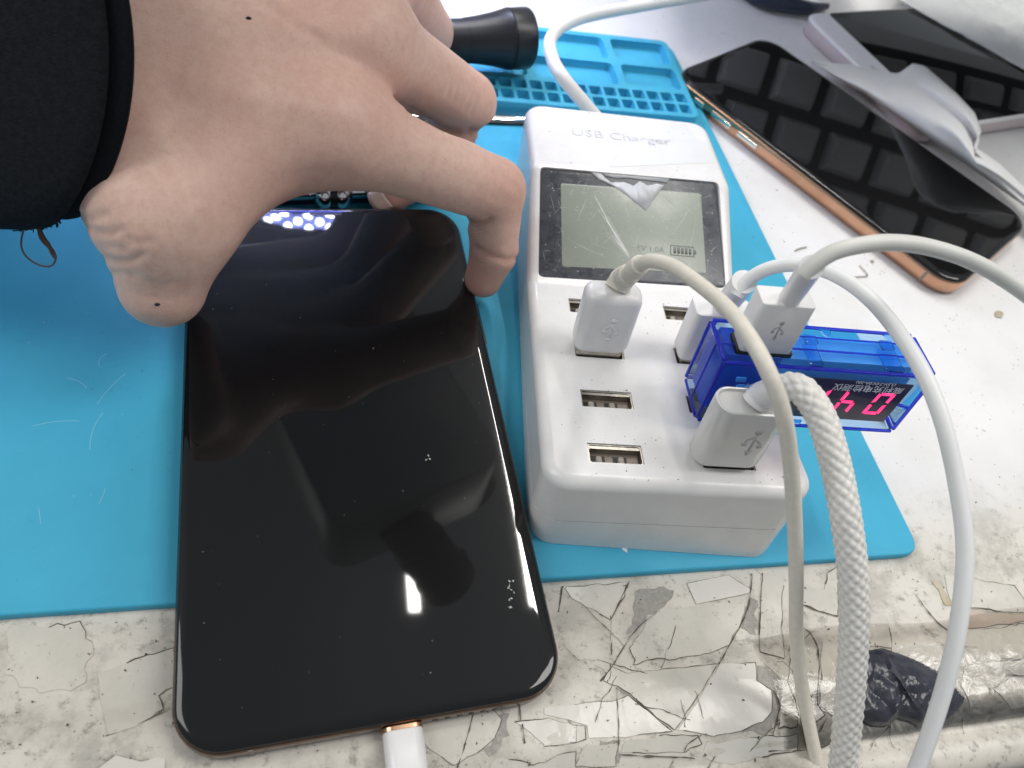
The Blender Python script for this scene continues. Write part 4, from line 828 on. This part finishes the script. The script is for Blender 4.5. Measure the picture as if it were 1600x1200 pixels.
def build_hand(h=.85):
    lo_ = V(-92, 98, 1.5); hi_ = V(62, 292, 92)
    nn = np.ceil((hi_ - lo_) / h).astype(int) + 1
    X = (lo_[0] + h * np.arange(nn[0]))[:, None, None].astype(np.float32); Yg = (lo_[1] + h * np.arange(nn[1]))[None, :, None].astype(np.float32); Zg = (lo_[2] + h * np.arange(nn[2]))[None, None, :].astype(np.float32)
    def cone(a, b, r1, r2):
        ba = b - a; L2 = ba @ ba
        t = np.clip(((X - a[0]) * ba[0] + (Yg - a[1]) * ba[1] + (Zg - a[2]) * ba[2]) / L2, 0, 1)
        d = np.sqrt((X - a[0] - t * ba[0])**2 + (Yg - a[1] - t * ba[1])**2 + (Zg - a[2] - t * ba[2])**2)
        return d - (r1 + (r2 - r1) * t)
    def smin(a, b, k): q = np.clip(k - np.abs(a - b), 0, None) / k; return np.minimum(a, b) - q * q * k * .25
    def chain(*seg, k=2.5):
        d = None
        for a, b, r1, r2 in seg: e = cone(J[a], J[b], r1, r2); d = e if d is None else smin(d, e, k)
        return d
    p = chain(('W1', 'IM', 13.5, 11.5), ('W2', 'MM', 15, 12.5), ('W3', 'RM', 14, 12), ('W4', 'LM', 12, 11), ('W1', 'A1', 13, 14), ('W3', 'A2', 14, 14), ('W2', 'A1', 14, 14), ('W1', 'MM', 13, 11.8), ('W2', 'IM', 13.5, 11.5), ('W2', 'RM', 13.5, 11.8), k=7)
    tm = J['TM']
    p = smin(p, chain(('TC', 'TM', 12.5, 12.2), k=3), 9)
    for a_, b_, r1_, r2_ in ((dp(250, 190, 170), dp(275, 320, 168), 12.5, 11.0), (dp(360, 200, 175), dp(285, 320, 169), 11.5, 10.0), (dp(200, 210, 169), dp(235, 320, 166), 12.0, 12.0), (dp(430, 235, 179), dp(330, 285, 172), 10.0, 10.5)): p = smin(p, cone(a_, b_, r1_, r2_), 8)
    th = chain(('TM', 'TI', 11.6, 8.5), ('TI', 'TT', 8.6, 5.8), k=4); D = smin(p, th, 6)
    fi = chain(('IM', 'IP', 11.2, 8.7), ('IP', 'ID', 8.5, 6.7), ('ID', 'IT', 6.8, 5.6), k=1.6)
    fm = chain(('MM', 'MP', 11.6, 9.3), ('MP', 'MD', 8.8, 7.6), ('MD', 'MT', 7.5, 6.2), k=1.6)
    fr = chain(('RM', 'RP', 11.2, 8.9), ('RP', 'RD', 8.6, 7.2), ('RD', 'RT', 7, 5.8), k=2)
    fl_ = chain(('LM', 'LP', 10, 7.8), ('LP', 'LD', 7.6, 6.4), ('LD', 'LT', 6.2, 5), k=2)
    for f in (fi, fm, fr, fl_): D = np.minimum(D, smin(p, f, 7))
    D = smin(D, cone(dp(560, 225, 186), dp(640, 245, 192), 7, 5), 6)
    # surface nets
    S = D < 0; nx, ny, nz_ = D.shape
    acc = np.zeros((nx - 1, ny - 1, nz_ - 1, 3), np.float32); cnt = np.zeros((nx - 1, ny - 1, nz_ - 1), np.float32)
    c8 = sum(S[i:nx - 1 + i, j:ny - 1 + j, k:nz_ - 1 + k].astype(np.int8) for i in (0, 1) for j in (0, 1) for k in (0, 1)); act = (c8 > 0) & (c8 < 8)
    ii, jj, kk = np.nonzero(act); pos = np.zeros((len(ii), 3)); ct = np.zeros(len(ii))
    for ax in range(3):
        for a in (0, 1):
            for b in (0, 1):
                o = [0, 0, 0]; o[(ax + 1) % 3] = a; o[(ax + 2) % 3] = b; e = o.copy(); e[ax] = 1
                d0 = D[ii + o[0], jj + o[1], kk + o[2]]; d1 = D[ii + e[0], jj + e[1], kk + e[2]]; cr = (d0 < 0) != (d1 < 0); t = np.where(cr, d0 / (d0 - d1 + 1e-9), 0)
                q = np.zeros((len(ii), 3)); q += o; q[:, ax] = t; pos += q * cr[:, None]; ct += cr
    pos = pos / ct[:, None] + np.stack([ii, jj, kk], 1); verts = lo_ + h * pos
    idx = -np.ones(act.shape, np.int64); idx[ii, jj, kk] = np.arange(len(ii)); faces = []
    for ax in range(3):
        sl0 = [slice(None)] * 3; sl1 = [slice(None)] * 3; sl0[ax] = slice(0, -1); sl1[ax] = slice(1, None)
        ch_ = S[tuple(sl0)] != S[tuple(sl1)]; I3 = np.array(np.nonzero(ch_)); b, c = (ax + 1) % 3, (ax + 2) % 3
        ok = (I3[b] > 0) & (I3[c] > 0) & (I3[b] < act.shape[b]) & (I3[c] < act.shape[c]); I3 = I3[:, ok]; fl2 = S[tuple(sl0)][tuple(I3)]
        qs = []
        for db, dc in ((0, 0), (-1, 0), (-1, -1), (0, -1)): q = I3.copy(); q[b] += db; q[c] += dc; qs.append(idx[tuple(q)])
        qs = np.stack(qs, 1); qs[fl2] = qs[fl2][:, ::-1]; faces.append(qs)
    F = np.concatenate(faces); F = F[(F >= 0).all(1)]
    return verts, F
hv, hf = build_hand()
# light smoothing
def smooth(v, f, it):
    e = np.concatenate([f[:, [0, 1]], f[:, [1, 2]], f[:, [2, 3]], f[:, [3, 0]]]); n = len(v)
    for _ in range(it):
        s = np.zeros_like(v); c = np.zeros(n)
        for k in range(3): s[:, k] = np.bincount(e[:, 0], v[e[:, 1], k], n) + np.bincount(e[:, 1], v[e[:, 0], k], n)
        c = np.bincount(e[:, 0], minlength=n) + np.bincount(e[:, 1], minlength=n); v = v * .5 + .5 * s / np.maximum(c, 1)[:, None]
    return v
hv = smooth(hv, hf, 3)
def project(q): d = q - CAM; z = d @ CF; return np.stack([800 + FPX * (d @ CR) / z, 600 - FPX * (d @ CU) / z], 1), z
huv, hz = project(hv)
tri_n = np.zeros_like(hv); _a = hv[hf[:, 2]] - hv[hf[:, 0]]; _b = hv[hf[:, 3]] - hv[hf[:, 1]]; _n = np.cross(_a, _b)
for k in range(4): 
    for q in range(3): tri_n[:, q] += np.bincount(hf[:, k], _n[:, q], len(hv))
tri_n /= np.linalg.norm(tri_n, axis=1)[:, None] + 1e-12
if ((hv - hv.mean(0)) * tri_n).sum() < 0: tri_n = -tri_n
cre = np.zeros(len(hv))
def crease(pix, w, dep, zmax=300, shade=.6):
    global hv
    best = np.full(len(hv), 1e9); pix = np.array(pix, float)
    for a, b in zip(pix[:-1], pix[1:]):
        d = b - a; t = np.clip(((huv - a) @ d) / (d @ d), 0, 1); best = np.minimum(best, np.linalg.norm(huv - a - t[:, None] * d, axis=1))
    m = np.exp(-(best / w)**2) * (hz < zmax); hv = hv - tri_n * (m * dep)[:, None] + tri_n * (np.exp(-((best - 2.2 * w) / (1.2 * w))**2) * dep * .10 * (hz < zmax))[:, None]
    cre[:] = np.maximum(cre, shade * np.exp(-(best / (w * .7))**2) * (hz < zmax))  # mask for the shade painted along each crease
crease([(132, 352), (150, 362), (172, 366), (190, 358)], 6, .5, shade=.3); crease([(158, 386), (176, 384), (196, 390)], 6, .32, shade=.2); crease([(160, 400), (180, 410), (204, 408), (222, 398)], 6, .45, shade=.25); crease([(176, 428), (196, 426), (212, 431)], 6, .3, shade=.15); crease([(118, 336), (140, 342), (166, 334)], 6, .5, shade=.2); crease([(196, 372), (214, 380), (236, 378)], 6, .3, shade=.1)
crease([(742, 384), (765, 398), (790, 406), (815, 402)], 5, .5, 235, .7); crease([(728, 346), (748, 352), (765, 344)], 6, .8, 235, .6)
crease([(735, 205), (752, 208), (772, 196)], 6, 1.1, 260, .7); crease([(640, 170), (690, 200), (735, 214)], 5, .6, 260, .5)
for k_ in range(6): crease([(770 + k_ * 7, 262 + k_ * 5), (776 + k_ * 8, 285 + k_ * 4), (768 + k_ * 8, 310 + k_ * 2)], 4, .22, 235, .16)
for k_ in range(5): crease([(700 + k_ * 10, 105 + k_ * 9), (706 + k_ * 10, 128 + k_ * 8), (700 + k_ * 9, 150 + k_ * 7)], 4, .2, 260, .16)
for k_ in range(4): crease([(222, 438 + k_ * 8), (255, 444 + k_ * 8), (290, 438 + k_ * 8)], 4, .18, 200, .1)
crease([(395, 318), (430, 288), (480, 272), (540, 270)], 12, .18, 260, .0); crease([(420, 10), (470, 45), (500, 60)], 9, .35, 260, .05)
for (a_, b_) in (((300, 130), (515, 170)), ((330, 30), (560, 60)), ((240, 200), (300, 330))): crease([a_, b_], 26, -.55, 230, 0)
person = thing('person', 'bare left hand in a black sleeve reaching in and gripping the held phone', 'person', (0, 0, 0))
sk = bpy.data.meshes.new('hand'); sk.from_pydata((hv * MM).tolist(), [], hf.tolist()); sk.validate()
bl = np.zeros(len(hv)); wr = np.zeros(len(hv)); ws = np.zeros(len(hv))
for n_, r, a in (('IP', 11, .55), ('ID', 10, .75), ('IT', 13, 1.0), ('MT', 15, 1.0), ('MP', 11, .5), ('RP', 11, .5), ('TT', 16, .8), ('TI', 10, .25), ('MM', 13, .25), ('IM', 13, .25)):
    bl = np.maximum(bl, a * np.exp(-(np.linalg.norm(hv - J[n_], axis=1) / r)**2))
bl = np.maximum(bl, .8 * np.exp(-((np.linalg.norm(hv - dp(430, 290, 186), axis=1)) / 16)**2))
for n_, a_, b_, w in (('IP', 'IM', 'ID', 5.0), ('MP', 'MM', 'MD', 4.5), ('RP', 'RM', 'RD', 4.5), ('ID', 'IP', 'IT', 3.0), ('TI', 'TM', 'TT', 4)):
    ax_ = nz(J[b_] - J[a_]); s_ = (hv - J[n_]) @ ax_; m_ = np.exp(-(s_ / w)**2) * (np.linalg.norm(hv - J[n_], axis=1) < 15); ws = np.where(m_ > wr, s_, ws); wr = np.maximum(wr, m_)
for nm, arr in (('blush', bl), ('wrinkle', wr), ('along', ws), ('fold_shade', cre)):
    at_ = sk.attributes.new(nm, 'FLOAT', 'POINT'); at_.data.foreach_set('value', arr.astype(np.float32))
def skin_mat():
    m = bpy.data.materials.new('skin'); m.use_nodes = True; nt = m.node_tree; N = nt.nodes; L = nt.links; b = N['Principled BSDF']; tc = N.new('ShaderNodeTexCoord')
    def noise(sc, det=6, ro=.6):
        n = N.new('ShaderNodeTexNoise'); n.inputs['Scale'].default_value = sc; n.inputs['Detail'].default_value = det; n.inputs['Roughness'].default_value = ro; L.new(tc.outputs['Object'], n.inputs['Vector']); return n.outputs['Fac']
    def attr(n): a = N.new('ShaderNodeAttribute'); a.attribute_name = n; return a.outputs['Fac']
    def mth(op, a, c):
        k = N.new('ShaderNodeMath'); k.operation = op
        for i, q in ((0, a), (1, c)):
            if q is None: continue
            if isinstance(q, (int, float)): k.inputs[i].default_value = q
            else: L.new(q, k.inputs[i])
        return k.outputs[0]
    def mix(f, a, c):
        k = N.new('ShaderNodeMix'); k.data_type = 'RGBA'
        if isinstance(f, float): k.inputs[0].default_value = f
        else: L.new(f, k.inputs[0])
        for i, q in ((6, a), (7, c)):
            if isinstance(q, tuple): k.inputs[i].default_value = (*q, 1)
            else: L.new(q, k.inputs[i])
        return k.outputs[2]
    def ramp_(f, a, b_): q = N.new('ShaderNodeMapRange'); q.inputs[1].default_value = a; q.inputs[2].default_value = b_; L.new(f, q.inputs[0]); return q.outputs[0]
    c = mix(ramp_(noise(38, 5), .36, .64), (.775, .535, .44), (.71, .45, .365))
    mr = N.new('ShaderNodeMapRange'); mr.inputs[1].default_value = .42; mr.inputs[2].default_value = .68; L.new(noise(420, 6, .65), mr.inputs[0])
    c = mix(mth('MULTIPLY', mr.outputs[0], .5), c, (.62, .37, .29))
    c = mix(mth('MULTIPLY', attr('blush'), .8), c, (.62, .30, .24))
    c = mix(mth('MULTIPLY', ramp_(noise(1400, 3), .55, .75), .3), c, (.48, .27, .20))
    c = mix(mth('MULTIPLY', attr('fold_shade'), .6), c, (.36, .18, .13))  # crease shade painted into the skin colour
    ph_ = mth('ADD', mth('MULTIPLY', attr('along'), 4.2), mth('MULTIPLY', noise(190, 3), 7.0)); wv = mth('POWER', mth('ABSOLUTE', mth('SINE', ph_, None), None), .6); wm = mth('MULTIPLY', mth('SUBTRACT', 1.0, wv), attr('wrinkle'))
    c = mix(mth('MULTIPLY', wm, .45), c, (.40, .22, .165))  # wrinkle lines darkened in the colour too, as painted shade
    L.new(c, b.inputs['Base Color']); b.inputs['Roughness'].default_value = .5; b.inputs['Specular IOR Level'].default_value = .38
    b.inputs['Subsurface Weight'].default_value = .22; b.inputs['Subsurface Radius'].default_value = (1, .35, .2); b.inputs['Subsurface Scale'].default_value = .0022
    vo = N.new('ShaderNodeTexVoronoi'); vo.feature = 'DISTANCE_TO_EDGE'; vo.inputs['Scale'].default_value = 1100; L.new(tc.outputs['Object'], vo.inputs['Vector'])
    hgt = mth('SUBTRACT', mth('ADD', mth('MULTIPLY', mth('MINIMUM', vo.outputs['Distance'], .22), .55), mth('MULTIPLY', noise(500, 6), .7)), mth('MULTIPLY', wm, 1.1))
    bp = N.new('ShaderNodeBump'); bp.inputs['Strength'].default_value = .30; bp.inputs['Distance'].default_value = .0003; L.new(hgt, bp.inputs['Height']); L.new(bp.outputs[0], b.inputs['Normal']); return m
hand = obj('hand', sk, skin_mat(), person, ang=0)
def surf(u, v):                                   # nearest skin vertex along a survey ray
    d = ray(u, v); q = hv - CAM; t = q @ d / (d @ d); r = np.linalg.norm(q - t[:, None] * d, axis=1); c = np.where(r < 1.1)[0]
    return hv[c[np.argmin(t[c])]] if len(c) else dp(u, v, 170)
for u, v, r in ((386, 24, .52), (248, 482, .50)):
    p = surf(u, v); n_ = nz(CAM - p); g = G().ball((0, 0, 0), r, 10, 6, (1.25, .85, .45)); x_ = nz(np.cross(V(0, 0, 1), n_)); g.xf(np.array([x_, np.cross(n_, x_), n_]).T, p); obj('mole', g, BLACKPL, person, ang=0)
nd = nz(J['MT'] - J['MD']); no = J['MT'] + nd * 3.6; up_ = nz(nz(CAM - no) + V(-.5, -.2, -.2)); up_ = nz(up_ - nd * (up_ @ nd) * .7); sd_ = nz(np.cross(nd, up_))
vs_ = []
for i in range(9):
    for j in range(9):
        a = (i / 8 - .5) * 1.5; s_ = j / 8; vs_.append(no + nd * (s_ * 4.4 - 2.4 + 1.0 * (1 - (2 * i / 8 - 1)**2) * (s_ > .9)) + 5.3 * (math.cos(a) * up_ + math.sin(a) * sd_) - up_ * (.6 * s_))
o = obj('nail', G().add(vs_, [(i * 9 + j, (i + 1) * 9 + j, (i + 1) * 9 + j + 1, i * 9 + j + 1) for i in range(8) for j in range(8)]), NAILM, person, ang=0); md = o.modifiers.new('s', 'SOLIDIFY'); md.thickness = .0006

# ------------------------------------------------------------------ sleeve
def sleeve(name, secs, mat, bend, th, wrk=0.):
    nA, vs_ = 96, []; a = np.linspace(0, 2 * np.pi, nA, endpoint=False); f1 = nmix(1.6, 11); fx_ = nmix(.11, 12)
    for (u, v, d, ry, rz, sh) in secs:
        c = dp(u, v, d); e2 = -nz(ray(u, v)); e1 = -nz(CU - e2 * (CU @ e2)); axd = np.cross(e2, e1); axd = axd * np.sign(axd @ CR)
        for t in a:
            w = 1 + wrk * fx_(u * .3 + 14 * math.cos(t), v * .1 + 14 * math.sin(t))
            p = c + e1 * math.cos(t) * ry * w + e2 * math.copysign(abs(math.sin(t)) ** .6, math.sin(t)) * rz * w + axd * sh * (bend * math.sin(t) * (math.sin(t) > 0) - (6.5 + (math.cos(t) < 0)) * math.cos(t)**2)
            vs_.append(p)
    m = len(secs); fs_ = [(j * nA + i, j * nA + (i + 1) % nA, (j + 1) * nA + (i + 1) % nA, (j + 1) * nA + i) for j in range(m - 1) for i in range(nA)]
    o = obj(name, G().add(vs_, fs_), mat, person, ang=0); md = o.modifiers.new('s', 'SOLIDIFY'); md.thickness = th * MM; md.offset = -1; return o
sleeve('cuff', [(168, 88, 166, 33.6, 29.5, 1), (163, 88, 166, 34.3, 30.3, 1), (150, 88, 166, 34.6, 30.6, 1), (120, 88, 166, 34.6, 30.4, 1), (60, 88, 166, 34.4, 30, 1)], HEMM, 4.5, 1.6)
sleeve('sleeve', [(128, 88, 166, 35.0, 31.0, 1), (126, 88, 166, 36.0, 32.0, 1), (120, 88, 166, 36.4, 32.6, 1), (90, 88, 166, 36.6, 32.8, 1), (40, 86, 167, 37.0, 32.6, 1), (-40, 82, 168, 39, 33, .8), (-140, 76, 170, 42, 33, .5), (-280, 66, 173, 46, 34, .2), (-600, 40, 180, 52, 36, 0)], SLEEVEM, 4.5, 2.0, .02)
def strand(pix, r, mat=THREADM, name='loose_thread', jit=.0):
    P = spline(np.array([dp(*q) for q in pix]), .5); P = P + np.cumsum(rng.normal(size=P.shape) * jit, 0); return obj(name, G().tube(P, r, 7), mat, person, ang=0)
strand([(40, 350, 168), (34, 372, 168), (34, 388, 168), (45, 405, 169), (66, 416, 169), (82, 415, 169), (87, 403, 168), (80, 388, 168), (66, 374, 168), (56, 352, 168)], .20, jit=.02)
strand([(58, 352, 168), (66, 372, 168), (79, 388, 168), (87, 402, 168)], .42, jit=.05); strand([(60, 352, 168), (72, 374, 168), (80, 385, 168), (84, 398, 168)], .32, jit=.05)
for i in range(26):
    u, v = rng.uniform(18, 82), rng.uniform(348, 358); pts = [(u, v - 8, 168)]
    for k in range(3): pts.append((pts[-1][0] + rng.normal() * 7, pts[-1][1] + rng.uniform(0, 7), 168 + rng.normal()))
    strand(pts, rng.uniform(.08, .28), SLEEVEM, 'lint_strand')
